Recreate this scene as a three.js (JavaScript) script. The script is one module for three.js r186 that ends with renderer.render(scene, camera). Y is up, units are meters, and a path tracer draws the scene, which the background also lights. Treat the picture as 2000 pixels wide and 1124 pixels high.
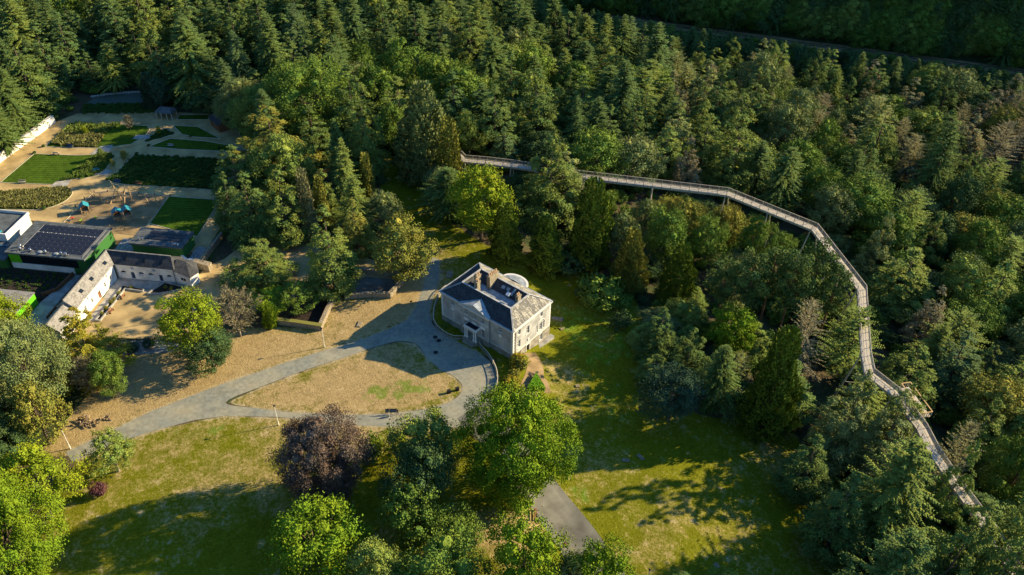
import * as THREE from 'three';
import { mergeGeometries } from 'three/addons/utils/BufferGeometryUtils.js';
import { MarchingCubes } from 'three/addons/objects/MarchingCubes.js';
import { Sky } from 'three/addons/objects/Sky.js';

// ---------------------------------------------------------------- camera, sky, sun, exposure
const scene = new THREE.Scene();
const EYE = 130, PITCH = THREE.MathUtils.degToRad(39), ROLL = THREE.MathUtils.degToRad(1), FOCAL = 1650;   // FOCAL in pixels of the 2000 x 1124 photograph
const camera = new THREE.PerspectiveCamera(2 * Math.atan(562 / FOCAL) * 180 / Math.PI, 2000 / 1124, 1, 3000);
camera.position.set(0, EYE, 0);
camera.rotation.order = 'YXZ';
camera.rotation.x = -PITCH;
camera.rotateZ(ROLL);

const SUN_EL = THREE.MathUtils.degToRad(22), SUN_H = new THREE.Vector2(0.957, -0.29).normalize();
const sunDir = new THREE.Vector3(SUN_H.x * Math.cos(SUN_EL), Math.sin(SUN_EL), SUN_H.y * Math.cos(SUN_EL));
const sky = new Sky();
sky.name = 'sky';
sky.scale.setScalar(2500);
sky.material.uniforms.sunPosition.value.copy(sunDir);
sky.material.uniforms.turbidity.value = 1.6;
sky.material.uniforms.rayleigh.value = 2.0;
sky.material.uniforms.mieCoefficient.value = 0.0015;
sky.material.uniforms.mieDirectionalG.value = 0.75;
sky.material.uniforms.cloudCoverage.value = 0;
sky.userData = { label: 'clear late afternoon sky over the estate', category: 'sky', kind: 'structure' };
scene.add(sky);
scene.environmentIntensity = 0.14;
const sun = new THREE.DirectionalLight(new THREE.Color().setRGB(1, 0.81, 0.49), 5);
sun.position.copy(sunDir).multiplyScalar(600).add(new THREE.Vector3(0, 0, -180));
sun.target.position.set(0, 0, -180);
sun.castShadow = true;
sun.shadow.radius = 1;
sun.shadow.mapSize.set(4096, 4096);
Object.assign(sun.shadow.camera, { left: -320, right: 320, top: 260, bottom: -260, near: 1, far: 1500 });
scene.add(sun, sun.target);
const renderer = new THREE.WebGLRenderer({ antialias: true });
renderer.setSize(1024, 575);
renderer.shadowMap.enabled = true;
renderer.toneMapping = THREE.LinearToneMapping;
renderer.toneMappingExposure = 2.35;

// ---------------------------------------------------------------- small tools
const V3 = (x, y, z) => new THREE.Vector3(x, y, z);
function rng(seed) { let s = seed | 0; return () => { s = (s + 0x6d2b79f5) | 0; let t = Math.imul(s ^ (s >>> 15), 1 | s); t = (t + Math.imul(t ^ (t >>> 7), 61 | t)) ^ t; return ((t ^ (t >>> 14)) >>> 0) / 4294967296; }; }
const clamp = (x, a, b) => Math.min(b, Math.max(a, x)), lerp = (a, b, t) => a + (b - a) * t;
const smooth = (a, b, x) => { const t = clamp((x - a) / (b - a), 0, 1); return t * t * (3 - 2 * t); };
const hash2 = (x, y, s) => { let h = Math.imul(x | 0, 374761393) + Math.imul(y | 0, 668265263) + Math.imul(s | 0, 144665); h = Math.imul(h ^ (h >>> 13), 1274126177); return ((h ^ (h >>> 16)) >>> 0) / 4294967296; };
function vnoise(x, y, s = 0, per = 0) {            // value noise, tileable when per > 0
  const ix = Math.floor(x), iy = Math.floor(y), fx = x - ix, fy = y - iy, w = (k) => per ? ((k % per) + per) % per : k;
  const sx = fx * fx * (3 - 2 * fx), sy = fy * fy * (3 - 2 * fy);
  const a = hash2(w(ix), w(iy), s), b = hash2(w(ix + 1), w(iy), s), c = hash2(w(ix), w(iy + 1), s), d = hash2(w(ix + 1), w(iy + 1), s);
  return lerp(lerp(a, b, sx), lerp(c, d, sx), sy);
}
function fbm(x, y, s = 0, oct = 4, per = 0) { let v = 0, a = 0.5, n = 0; for (let i = 0; i < oct; i++) { v += a * vnoise(x, y, s + i * 17, per); n += a; x *= 2; y *= 2; per *= 2; a *= 0.5; } return v / n; }
const lin2s = (c) => c <= 0.0031308 ? 12.92 * c : 1.055 * Math.pow(c, 1 / 2.4) - 0.055;

const FW = V3(0, -Math.sin(PITCH), -Math.cos(PITCH)), UP0 = V3(0, Math.cos(PITCH), -Math.sin(PITCH)), RT0 = V3(1, 0, 0);
const RT = RT0.clone().multiplyScalar(Math.cos(ROLL)).addScaledVector(UP0, Math.sin(ROLL)), UPV = UP0.clone().multiplyScalar(Math.cos(ROLL)).addScaledVector(RT0, -Math.sin(ROLL));
const eye = V3(0, EYE, 0);
const rayOf = (px, py) => FW.clone().multiplyScalar(FOCAL).addScaledVector(RT, px - 1000).addScaledVector(UPV, -(py - 562));
function atY(px, py, y = 0) { const d = rayOf(px, py); return eye.clone().addScaledVector(d, (y - EYE) / d.y); }      // where the sight line meets a level plane
function proj(p) { const v = p.clone().sub(eye), z = v.dot(FW); return [1000 + FOCAL * v.dot(RT) / z, 562 - FOCAL * v.dot(UPV) / z, z]; }
const inPoly = (x, y, P) => { let c = false; for (let i = 0, j = P.length - 1; i < P.length; j = i++) if ((P[i][1] > y) !== (P[j][1] > y) && x < (P[j][0] - P[i][0]) * (y - P[i][1]) / (P[j][1] - P[i][1]) + P[i][0]) c = !c; return c; };

// ---------------------------------------------------------------- terrain height
const HA = atY(861.2, 568.8, 8.2), HB = atY(1002.7, 648.4, 8.2);                 // front eaves corners of the house
const HU = V3(HB.x - HA.x, 0, HB.z - HA.z).normalize(), HW = V3(-HU.z, 0, HU.x);  // along the front, out of the front
const houseLocal = (x, z) => [(x - HA.x) * HU.x + (z - HA.z) * HU.z, (x - HA.x) * HW.x + (z - HA.z) * HW.z];
const RAIL_A = atY(1040, 15, -14), RAIL_B = atY(2000, 140, -14);
const RD = V3(RAIL_B.x - RAIL_A.x, 0, RAIL_B.z - RAIL_A.z).normalize(), RN = V3(RD.z, 0, -RD.x);   // along the railway, away from the camera
function heightAt(x, z) {
  let h = -2.8 * smooth(-0.5, 12, x) - 0.03 * clamp(x - 12, 0, 20) - 0.12 * clamp(x - 32, 0, 85) * (1 - 0.6 * smooth(-230, -330, z));
  h -= 8.5 * smooth(-200, -310, z) * smooth(-60, 50, x) * (1 - 0.35 * smooth(40, 140, x));
  const [u, w] = houseLocal(x, z);
  if (u > -5 && u < 26 && w > -18 && w < 5) {                                   // the sunken area round the basement
    const d = Math.max(-u, u - 21.2, w, -13.3 - w, 0);
    h -= 0.4 * (1 - smooth(0.8, 3.6, d));
  }
  const q = (x - RAIL_A.x) * RN.x + (z - RAIL_A.z) * RN.z;
  if (q > -30) h = lerp(h, -14, smooth(-30, -8, q) * smooth(-60, 0, x));
  if (q > 2) h += (q - 2) * 1.0 * smooth(2, 45, q) * smooth(-80, 60, x);
  return h;
}
const XS = [], ZS = [];
for (let x = -420; x < -150; x += 10) XS.push(x); for (let x = -150; x < 120; x += 2) XS.push(x); for (let x = 120; x <= 480; x += 10) XS.push(x);
for (let z = -640; z < -300; z += 10) ZS.push(z); for (let z = -300; z < -40; z += 2) ZS.push(z); for (let z = -40; z <= 240; z += 20) ZS.push(z);
const GRID = new Float32Array(XS.length * ZS.length);
for (let j = 0; j < ZS.length; j++) for (let i = 0; i < XS.length; i++) GRID[j * XS.length + i] = heightAt(XS[i], ZS[j]);
function find(A, v) { let lo = 0, hi = A.length - 2; while (lo < hi) { const m = (lo + hi + 1) >> 1; if (A[m] <= v) lo = m; else hi = m - 1; } return lo; }
function ground(x, z) {                                                          // height of the terrain mesh itself
  const i = find(XS, x), j = find(ZS, z), fx = clamp((x - XS[i]) / (XS[i + 1] - XS[i]), 0, 1), fz = clamp((z - ZS[j]) / (ZS[j + 1] - ZS[j]), 0, 1), n = XS.length;
  const a = GRID[j * n + i], b = GRID[j * n + i + 1], c = GRID[(j + 1) * n + i], d = GRID[(j + 1) * n + i + 1];
  return fx + fz <= 1 ? a + (b - a) * fx + (c - a) * fz : d + (c - d) * (1 - fx) + (b - d) * (1 - fz);
}
function G(px, py) { let y = 0, p; for (let k = 0; k < 12; k++) { p = atY(px, py, y); y = lerp(y, ground(p.x, p.z), 0.8); } p.y = ground(p.x, p.z); return p; }

// ---------------------------------------------------------------- materials
function tex(w, h, fn, srgb = true, repeat) {
  const d = new Uint8Array(w * h * 4);
  for (let y = 0, o = 0; y < h; y++) for (let x = 0; x < w; x++, o += 4) { const c = fn(x / w, y / h, x, y); d[o] = clamp(c[0], 0, 1) * 255; d[o + 1] = clamp(c[1], 0, 1) * 255; d[o + 2] = clamp(c[2], 0, 1) * 255; d[o + 3] = 255; }
  const t = new THREE.DataTexture(d, w, h);
  t.wrapS = t.wrapT = THREE.RepeatWrapping; t.magFilter = THREE.LinearFilter; t.minFilter = THREE.LinearMipmapLinearFilter; t.generateMipmaps = true;
  if (srgb) t.colorSpace = THREE.SRGBColorSpace;
  if (repeat) t.repeat.set(repeat, repeat);
  t.needsUpdate = true;
  return t;
}
const rep = (t, r, r2 = r) => { const c = t.clone(); c.repeat.set(r, r2); c.needsUpdate = true; return c; };
const RGB = (r, g, b) => new THREE.Color().setRGB(r, g, b);
const std = (c, roughness = 0.9, extra = {}) => new THREE.MeshPhysicalMaterial({ color: Array.isArray(c) ? RGB(...c) : c, roughness, specularIntensity: roughness > 0.8 ? 0.15 : roughness > 0.5 ? 0.4 : 1, ...extra });
const mottle = (amp, s, cells = 8, oct = 5) => tex(256, 256, (u, v) => { const k = 0.9 + amp * 1.1 * (fbm(u * cells, v * cells, s, oct, cells) - 0.5); return [k, k, k]; });
const T_fine = mottle(0.28, 3, 16, 4), T_patch = mottle(0.34, 11, 5, 6);
const T_bump = tex(256, 256, (u, v) => { const n = fbm(u * 24, v * 24, 5, 4, 24); return [n, n, n]; }, false);
const T_slate = tex(512, 512, (u, v, x, y) => {                                    // four metres of slates in courses
  const row = Math.floor(v * 18), c = (u * 14 + (row % 2) * 0.5), k = hash2(Math.floor(c) % 14, row, 9), edge = (v * 18) % 1 < 0.12 || c % 1 < 0.06;
  const n = (0.78 + 0.26 * k) * (0.85 + 0.3 * fbm(u * 6, v * 6, 2, 4, 6)) * (edge ? 0.78 : 1);
  return [n, n, n];
});
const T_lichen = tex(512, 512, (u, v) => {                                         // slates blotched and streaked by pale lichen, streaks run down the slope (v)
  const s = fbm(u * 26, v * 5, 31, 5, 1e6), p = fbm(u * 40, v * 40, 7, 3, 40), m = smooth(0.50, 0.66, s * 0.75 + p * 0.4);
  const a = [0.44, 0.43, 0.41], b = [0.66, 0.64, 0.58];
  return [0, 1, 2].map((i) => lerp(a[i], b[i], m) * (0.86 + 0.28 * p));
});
const T_plank = tex(256, 256, (u, v) => { const b = Math.floor(u * 8), e = (u * 8) % 1 < 0.09, n = (0.82 + 0.3 * hash2(b, 0, 4)) * (0.85 + 0.3 * fbm(u * 32, v * 3, 8, 3, 0)) * (e ? 0.45 : 1); return [n, n, n]; });
const T_stone = tex(512, 512, (u, v) => {                                          // rubble masonry
  let best = 9, sec = 9, id = 0; const cx = Math.floor(u * 16), cy = Math.floor(v * 22);
  for (let j = -1; j <= 1; j++) for (let i = -1; i <= 1; i++) { const a = ((cx + i) % 16 + 16) % 16, b = ((cy + j) % 22 + 22) % 22, dx = cx + i + hash2(a, b, 1) - u * 16, dy = cy + j + hash2(a, b, 2) - v * 22, d = Math.hypot(dx, dy); if (d < best) { sec = best; best = d; id = a * 31 + b; } else if (d < sec) sec = d; }
  const n = (0.7 + 0.45 * hash2(id, 3, 7)) * (0.85 + 0.3 * fbm(u * 40, v * 40, 3, 2, 40)) * (sec - best < 0.1 ? 0.72 : 1);
  return [n, n * 0.97, n * 0.92];
});
const T_drive = tex(512, 512, (u, v) => { const a = fbm(u * 6, v * 6, 21, 5, 6), b = fbm(u * 40, v * 40, 22, 3, 40), st = smooth(0.62, 0.72, fbm(u * 14, v * 14, 23, 4, 14)), k = 0.92 + 0.2 * (a - 0.5) + 0.2 * (b - 0.5) - 0.05 * st; return [k * (1 + 0.10 * (a - 0.5)), k, k * (1 - 0.14 * (a - 0.5))]; });
const M = {
  render: std([0.535, 0.53, 0.505], 0.92, { map: rep(T_patch, 0.11) }),
  plinth: std([0.36, 0.33, 0.275], 0.95, { map: rep(T_patch, 0.3) }),
  white: std([0.80, 0.78, 0.74], 0.85, { map: rep(T_patch, 0.08) }),
  trim: std([0.74, 0.70, 0.63], 0.7),
  paintWhite: std([0.80, 0.79, 0.76], 0.5),
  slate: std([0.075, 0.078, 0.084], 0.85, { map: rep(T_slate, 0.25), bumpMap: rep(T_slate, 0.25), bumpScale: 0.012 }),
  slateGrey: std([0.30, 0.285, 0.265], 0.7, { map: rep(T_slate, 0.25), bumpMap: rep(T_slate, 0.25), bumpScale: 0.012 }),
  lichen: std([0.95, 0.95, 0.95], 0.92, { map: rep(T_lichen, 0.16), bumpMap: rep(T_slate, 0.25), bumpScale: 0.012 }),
  lead: std([0.36, 0.40, 0.43], 0.55, { metalness: 0.15, map: rep(T_patch, 0.3) }),
  leadPale: std([0.48, 0.48, 0.47], 0.6, { map: rep(T_patch, 0.3) }),
  brickStack: std([0.40, 0.35, 0.265], 0.95, { map: rep(T_stone, 0.35) }),
  pot: std([0.55, 0.36, 0.20], 0.9),
  glass: std([0.012, 0.016, 0.02], 0.08),
  blind: std([0.60, 0.56, 0.48], 0.8),
  iron: std([0.02, 0.022, 0.024], 0.6),
  steel: std([0.55, 0.56, 0.58], 0.32, { metalness: 0.9 }),
  copingPale: std([0.58, 0.50, 0.36], 0.85),
  zinc: std([0.12, 0.135, 0.14], 0.8, { map: rep(T_patch, 0.2) }),
  pv: std([0.014, 0.014, 0.022], 0.42), pvRail: std([0.20, 0.20, 0.21], 0.7),
  green: std([0.10, 0.40, 0.010], 0.6), greenDark: std([0.035, 0.13, 0.03], 0.6),
  concrete: std([0.38, 0.37, 0.34], 0.9, { map: rep(T_patch, 0.2) }), paving: std([0.42, 0.40, 0.36], 0.9, { map: rep(T_patch, 0.25) }),
  soil: std([0.045, 0.035, 0.028], 1, { map: rep(T_patch, 0.5) }),
  stone: std([0.40, 0.35, 0.27], 0.95, { map: rep(T_stone, 0.3), bumpMap: rep(T_stone, 0.3), bumpScale: 0.06 }),
  wood: std([0.34, 0.25, 0.16], 0.8, { map: rep(T_plank, 0.6) }), woodGrey: std([0.50, 0.44, 0.35], 0.85, { map: rep(T_plank, 0.6) }), woodRed: std([0.22, 0.10, 0.055], 0.75), woodPale: std([0.50, 0.33, 0.15], 0.75),
  cedar: std([0.24, 0.105, 0.05], 0.8, { map: rep(T_plank, 0.5) }),
  deck: std([0.60, 0.53, 0.43], 0.9, { map: rep(T_plank, 1.0) }),
  gravel: std([0.53, 0.385, 0.18], 1, { map: rep(T_patch, 0.07), bumpMap: rep(T_bump, 1.3), bumpScale: 0.02 }),
  gravelBrown: std([0.33, 0.235, 0.125], 1, { map: rep(T_patch, 0.12), bumpMap: rep(T_bump, 1.3), bumpScale: 0.02 }),
  drive: std([0.325, 0.318, 0.252], 0.95, { map: rep(T_drive, 0.045), bumpMap: rep(T_bump, 1.2), bumpScale: 0.012 }),
  asphalt: std([0.19, 0.182, 0.155], 0.9, { map: rep(T_patch, 0.09), bumpMap: rep(T_bump, 1.6), bumpScale: 0.01 }),
  kerb: std([0.50, 0.44, 0.33], 0.9),
  teal: std([0.03, 0.22, 0.29], 0.6), red: std([0.55, 0.05, 0.05], 0.6), lime: std([0.35, 0.6, 0.03], 0.6), blue: std([0.02, 0.06, 0.16], 0.5), rubber: std([0.15, 0.14, 0.11], 0.95),
  bark: std([0.13, 0.10, 0.075], 0.95), barkPale: std([0.26, 0.22, 0.17], 0.95), barkRed: std([0.20, 0.11, 0.06], 0.95),
  skin: std([0.5, 0.3, 0.22], 0.6), dark: std([0.02, 0.02, 0.025], 0.85), pink: std([0.75, 0.10, 0.12], 0.8), jeans: std([0.05, 0.07, 0.12], 0.85), hair: std([0.03, 0.02, 0.015], 0.7),
  lampWhite: std([0.75, 0.73, 0.68], 0.45), signBlue: std([0.05, 0.11, 0.17], 0.4),
};

// ---------------------------------------------------------------- geometry tools
const taken = {};
const numbered = (name) => { const k = taken[name] = (taken[name] ?? -1) + 1; return k ? name + '_' + String(k).padStart(3, '0') : name; };
function boxUV(g) {                                                              // uv in metres, by the way each face points
  if (g.index) g = g.toNonIndexed();
  const p = g.attributes.position, uv = new Float32Array(p.count * 2), a = V3(), b = V3(), c = V3(), n = V3();
  for (let i = 0; i < p.count; i += 3) {
    a.fromBufferAttribute(p, i); b.fromBufferAttribute(p, i + 1); c.fromBufferAttribute(p, i + 2); n.copy(b).sub(a).cross(c.clone().sub(a)).normalize();
    const ax = Math.abs(n.x), ay = Math.abs(n.y), az = Math.abs(n.z);
    [a, b, c].forEach((v, k) => {
      let s, t;
      if (ay > 0.92) { s = v.x; t = v.z; } else if (ax > az) { s = v.z; t = v.y / Math.sqrt(Math.max(0.05, 1 - ay * ay)); } else { s = v.x; t = v.y / Math.sqrt(Math.max(0.05, 1 - ay * ay)); }
      uv[(i + k) * 2] = s; uv[(i + k) * 2 + 1] = t;
    });
  }
  g.setAttribute('uv', new THREE.BufferAttribute(uv, 2));
  return g;
}
const clean = (g) => { const o = g.index ? g.toNonIndexed() : g; for (const k of Object.keys(o.attributes)) if (k !== 'position') o.deleteAttribute(k); return o; };
const merge = (list) => { const g = mergeGeometries(list.map(clean), false); g.computeVertexNormals(); return boxUV(g); };
function box(w, h, d, x = 0, y = 0, z = 0, ry = 0, rx = 0, rz = 0) { const g = new THREE.BoxGeometry(w, h, d); if (rx) g.rotateX(rx); if (rz) g.rotateZ(rz); if (ry) g.rotateY(ry); g.translate(x, y, z); return g; }
const slab = (x0, x1, y0, y1, z0, z1) => box(x1 - x0, y1 - y0, z1 - z0, (x0 + x1) / 2, (y0 + y1) / 2, (z0 + z1) / 2);
const cyl = (r0, r1, h, x = 0, y = 0, z = 0, n = 10) => { const g = new THREE.CylinderGeometry(r1, r0, h, n); g.translate(x, y + h / 2, z); return g; };
function bar(a, b, r0, r1 = r0, n = 6) { const d = b.clone().sub(a), L = d.length(), g = new THREE.CylinderGeometry(r1, r0, L, n, 1); g.translate(0, L / 2, 0); g.applyQuaternion(new THREE.Quaternion().setFromUnitVectors(V3(0, 1, 0), d.normalize())); g.translate(a.x, a.y, a.z); return g; }
function beam(a, b, w, h) { const d = b.clone().sub(a), L = d.length(), g = new THREE.BoxGeometry(w, h, L); const m = new THREE.Matrix4().lookAt(b, a, V3(0, 1, 0)); g.applyMatrix4(m); g.translate((a.x + b.x) / 2, (a.y + b.y) / 2, (a.z + b.z) / 2); return g; }
function faces(list) {                                                           // polygons given by their corners, fanned
  const p = [];
  for (const f of list) for (let i = 1; i + 1 < f.length; i++) for (const v of [f[0], f[i], f[i + 1]]) p.push(...v);
  const g = new THREE.BufferGeometry(); g.setAttribute('position', new THREE.BufferAttribute(new Float32Array(p), 3)); return g;
}
function obj(name, geos, mat, parent) {
  const g = Array.isArray(geos) ? merge(geos) : geos, m = new THREE.Mesh(g, mat);
  m.name = parent ? name : numbered(name); m.castShadow = m.receiveShadow = true;
  (parent ?? scene).add(m);
  return m;
}
function tag(o, label, category, group, kind) { o.userData.label = label; o.userData.category = category; if (group) o.userData.group = group; if (kind) o.userData.kind = kind; return o; }
function thing(name, label, category, pos = [0, 0, 0], turn = 0, group) { const o = new THREE.Group(); o.name = numbered(name); o.position.set(...pos); o.rotation.y = turn; scene.add(o); return tag(o, label, category, group); }
function copy(root, pos, turn, label, group) { const r = root.clone(); r.name = numbered(root.name.replace(/_\d{3}$/, '')); r.userData = { ...root.userData }; scene.add(r); r.position.set(...pos); r.rotation.y = turn; if (label) r.userData.label = label; if (group) r.userData.group = group; return r; }
const toXZ = (P, y = 0) => P.map(([a, b]) => { const p = atY(a, b, y); return [p.x, p.z]; });
function smoothLoop(P, n = 6) { const c = new THREE.CatmullRomCurve3(P.map(([x, z]) => V3(x, 0, z)), true, 'centripetal'); return c.getPoints(P.length * n).slice(0, -1).map((v) => [v.x, v.z]); }
function sheetGeo(P, y, holes = []) {
  const s = new THREE.Shape(P.map(([x, z]) => new THREE.Vector2(x, -z)));
  for (const h of holes) s.holes.push(new THREE.Path(h.map(([x, z]) => new THREE.Vector2(x, -z))));
  const g = new THREE.ShapeGeometry(s); g.rotateX(-Math.PI / 2); g.translate(0, y, 0); return g;
}
function sheet(name, P, y, mat, label, holes = [], parent) { const o = obj(name, [sheetGeo(P, y, holes)], mat, parent); return parent ? o : tag(o, label, 'ground', null, 'structure'); }
function edging(P, w, h, y, mat, parent, name = 'kerb', closed = true) {
  const L = []; for (let i = 0; i < P.length - (closed ? 0 : 1); i++) { const [ax, az] = P[i], [bx, bz] = P[(i + 1) % P.length]; if (Math.hypot(bx - ax, bz - az) > 0.02) L.push(beam(V3(ax, y + h / 2, az), V3(bx, y + h / 2, bz), w, h)); }
  return obj(name, L, mat, parent);
}
function ribbon(P, width, lift, step = 1) {                                       // a path draped on the terrain along world points
  const c = new THREE.CatmullRomCurve3(P.map(([x, z]) => V3(x, 0, z)), false, 'centripetal'), n = Math.ceil(c.getLength() / step), pos = [], idx = [], W = 6;
  for (let i = 0; i <= n; i++) { const p = c.getPointAt(i / n), t = c.getTangentAt(i / n), w = typeof width === 'function' ? width(i / n) : width; for (let k = 0; k <= W; k++) { const s = (k / W - 0.5) * w, x = p.x - t.z * s, z = p.z + t.x * s; pos.push(x, ground(x, z) + lift, z); } }
  for (let i = 0; i < n; i++) for (let k = 0; k < W; k++) { const a = i * (W + 1) + k, b = a + 1, d = a + W + 1, e = d + 1; idx.push(a, b, d, b, e, d); }
  const g = new THREE.BufferGeometry(); g.setAttribute('position', new THREE.BufferAttribute(new Float32Array(pos), 3)); g.setIndex(idx); return g;
}

// ---------------------------------------------------------------- the ground
const GX0 = -150, GX1 = 110, GZ0 = -300, GZ1 = -50, MN = 512;
function mask(polys, blur) {
  const cv = document.createElement('canvas'); cv.width = cv.height = MN; const c = cv.getContext('2d');
  c.fillStyle = '#000'; c.fillRect(0, 0, MN, MN);
  for (const [P, v] of polys) { c.fillStyle = 'rgb(' + v + ',' + v + ',' + v + ')'; c.beginPath(); P.forEach(([a, b], i) => { const p = G(a, b), x = (p.x - GX0) / (GX1 - GX0) * MN, y = (p.z - GZ0) / (GZ1 - GZ0) * MN; i ? c.lineTo(x, y) : c.moveTo(x, y); }); c.closePath(); c.fill(); }
  const d = c.getImageData(0, 0, MN, MN).data; let a = new Float32Array(MN * MN); for (let i = 0; i < a.length; i++) a[i] = d[i * 4] / 255;
  for (let pass = 0; pass < 2 && blur; pass++) for (const dir of [1, MN]) { const b = new Float32Array(a.length); for (let y = 0; y < MN; y++) for (let x = 0; x < MN; x++) { let s = 0, n = 0; for (let k = -blur; k <= blur; k++) { const q = (dir === 1 ? x : y) + k; if (q >= 0 && q < MN) { s += a[y * MN + x + k * dir]; n++; } } b[y * MN + x] = s / n; } a = b; }
  return (u, v) => { const x = clamp(u * MN - 0.5, 0, MN - 1.001), y = clamp(v * MN - 0.5, 0, MN - 1.001), i = x | 0, j = y | 0, fx = x - i, fy = y - j, o = j * MN + i; return lerp(lerp(a[o], a[o + 1], fx), lerp(a[o + MN], a[o + MN + 1], fx), fy); };
}
const P_FIELD = [[60, 900], [130, 820], [240, 690], [330, 690], [460, 640], [528, 640], [626, 640], [660, 580], [690, 585], [765, 580], [800, 540], [842, 520], [850, 560], [800, 630], [640, 690], [430, 760], [250, 830], [140, 890]];
const P_ISLAND = [[440, 787], [520, 752], [600, 722], [680, 696], [740, 676], [780, 667], [812, 672], [835, 700], [860, 722], [885, 735], [902, 752], [900, 768], [880, 785], [840, 798], [780, 806], [700, 811], [600, 808], [500, 798]];
const P_FRONT = [[20, 1170], [100, 1000], [150, 893], [300, 840], [440, 812], [620, 820], [780, 830], [900, 835], [980, 900], [1060, 960], [1130, 1090], [1150, 1200]];
const P_EAST = [[842, 560], [848, 500], [900, 470], [1000, 490], [1110, 520], [1230, 560], [1262, 640], [1250, 750], [1370, 812], [1545, 832], [1610, 960], [1680, 1180], [1180, 1180], [1180, 1075], [1080, 940], [1010, 820], [960, 790], [970, 700], [900, 690], [838, 620]];
const P_GLADE = [[838, 540], [800, 470], [775, 420], [745, 370], [722, 330], [700, 290], [676, 240], [698, 234], [738, 272], [775, 315], [812, 355], [850, 395], [885, 438], [950, 480], [930, 520]];
const mLawn = mask([[P_FIELD, 255], [P_ISLAND, 255], [P_FRONT, 255], [P_EAST, 255], [P_GLADE, 255]], 1);
const mDry = mask([[P_FIELD, 235], [P_ISLAND, 225], [[[150, 900], [300, 845], [440, 815], [620, 822], [900, 838], [960, 880], [850, 860], [640, 868], [560, 850], [430, 842], [330, 870]], 205],
  [[[420, 830], [590, 840], [570, 900], [420, 930], [250, 905]], 120], [[[950, 1020], [1060, 985], [1080, 1050], [990, 1060], [920, 1090]], 235], [[[690, 850], [740, 848], [760, 885], [700, 890]], 110],
  [[[180, 930], [420, 850], [560, 880], [520, 960], [200, 1110]], 80], [[[1100, 870], [1250, 865], [1190, 1000], [1120, 960]], 85], [[[1085, 690], [1110, 690], [1125, 800], [1090, 780]], 70], [[[1180, 1060], [1300, 1030], [1300, 1124], [1200, 1124]], 90],
  [[[842, 500], [880, 480], [880, 505], [850, 525]], 215]], 6);
const mLush = mask([[[[690, 765], [740, 745], [790, 735], [850, 745], [840, 765], [790, 785], [730, 782], [690, 775]], 190], [[[310, 845], [430, 830], [480, 840], [340, 868]], 200], [[[130, 885], [200, 850], [330, 800], [470, 745], [620, 690], [720, 668], [720, 676], [560, 715], [430, 757], [250, 825], [140, 892]], 190],
  [[[1080, 600], [1240, 570], [1250, 700], [1130, 740], [1090, 640]], 150], [[[1180, 700], [1260, 760], [1300, 850], [1150, 830]], 90], [[[1080, 920], [1150, 1010], [1180, 1060], [1150, 940]], 130]], 3);
const drivePoly = [[128, 884], [215, 842], [300, 802], [430, 752], [560, 708], [640, 683], [700, 666], [755, 646], [796, 625], [815, 597], [826, 562], [836, 530], [844, 503], [858, 508], [857, 545], [850, 572], [842, 592], [838, 612], [845, 634], [868, 655], [905, 676], [935, 690], [957, 706], [968, 728], [970, 748], [962, 772], [955, 800], [945, 838], [900, 836], [850, 833], [780, 834], [700, 832], [620, 823], [540, 815], [440, 813], [380, 821], [300, 842], [230, 864], [140, 903]];
const mVerge = mask([[drivePoly, 255], [P_ISLAND, 0]], 1);
const mMow = mask([[P_ISLAND, 255]], 1);
const groundMap = tex(2048, 2048, (u, v) => {
  const x = lerp(GX0, GX1, u), z = lerp(GZ0, GZ1, v), n1 = fbm(x * 0.09, z * 0.09, 1, 4), n2 = fbm(x * 0.55, z * 0.55, 2, 4), n3 = vnoise(x * 4.2, z * 4.2, 3), n4 = vnoise(x * 8.3, z * 8.3, 5), n5 = vnoise(x * 1.7, z * 1.7, 8) - 0.5 + 0.7 * (vnoise(x * 2.9, z * 2.9, 9) - 0.5);
  const lawn = smooth(0.38, 0.62, mLawn(u, v) + (n2 - 0.5) * 0.35);
  let dry = mDry(u, v), lush = mLush(u, v);
  dry = clamp(dry * 0.92 + 0.10 + (n1 - 0.5) * 0.85 + (n2 - 0.5) * 0.5 + n5 * 0.2 + (n3 - 0.5) * 0.3, 0, 1); lush = smooth(0.30, 0.62, lush * 0.75 + (n2 - 0.5) * 0.9 + (n1 - 0.5) * 0.25 + 0.02);
  if (mMow(u, v) > 0.5) dry += 0.05 * Math.sin((x * 0.35 + z * 0.94) * 3.4);
  const green = [0.145, 0.152, 0.007], tan = [0.355, 0.258, 0.118], lushC = [0.105, 0.185, 0.010], floor = [0.105, 0.080, 0.046], sand = [0.37, 0.30, 0.18], moss = [0.05, 0.065, 0.025];
  const sp = hash2(x * 9.1, z * 9.1, 71), g = (0.60 + 0.38 * n3 + 0.42 * n4 + 0.3 * (n2 - 0.5) + 0.16 * n5) * (sp > 0.975 ? 1.3 : 1);
  return [0, 1, 2].map((i) => { let a = lerp(green[i], tan[i], smooth(0.08, 0.85, dry)); a = lerp(a, lushC[i], lush * (dry > 0.5 ? 0.75 : 0.9)); const vg = smooth(0.10, 0.42, mVerge(u, v) + (n2 - 0.5) * 0.5 + n5 * 0.25) * 0.75; a = lerp(a, sand[i], vg); const f = lerp(floor[i], moss[i], smooth(0.4, 0.65, n1 + (n2 - 0.5) * 0.5)); return lin2s(lerp(f, a, lawn) * g); });
});
groundMap.wrapS = groundMap.wrapT = THREE.ClampToEdgeWrapping;
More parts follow.
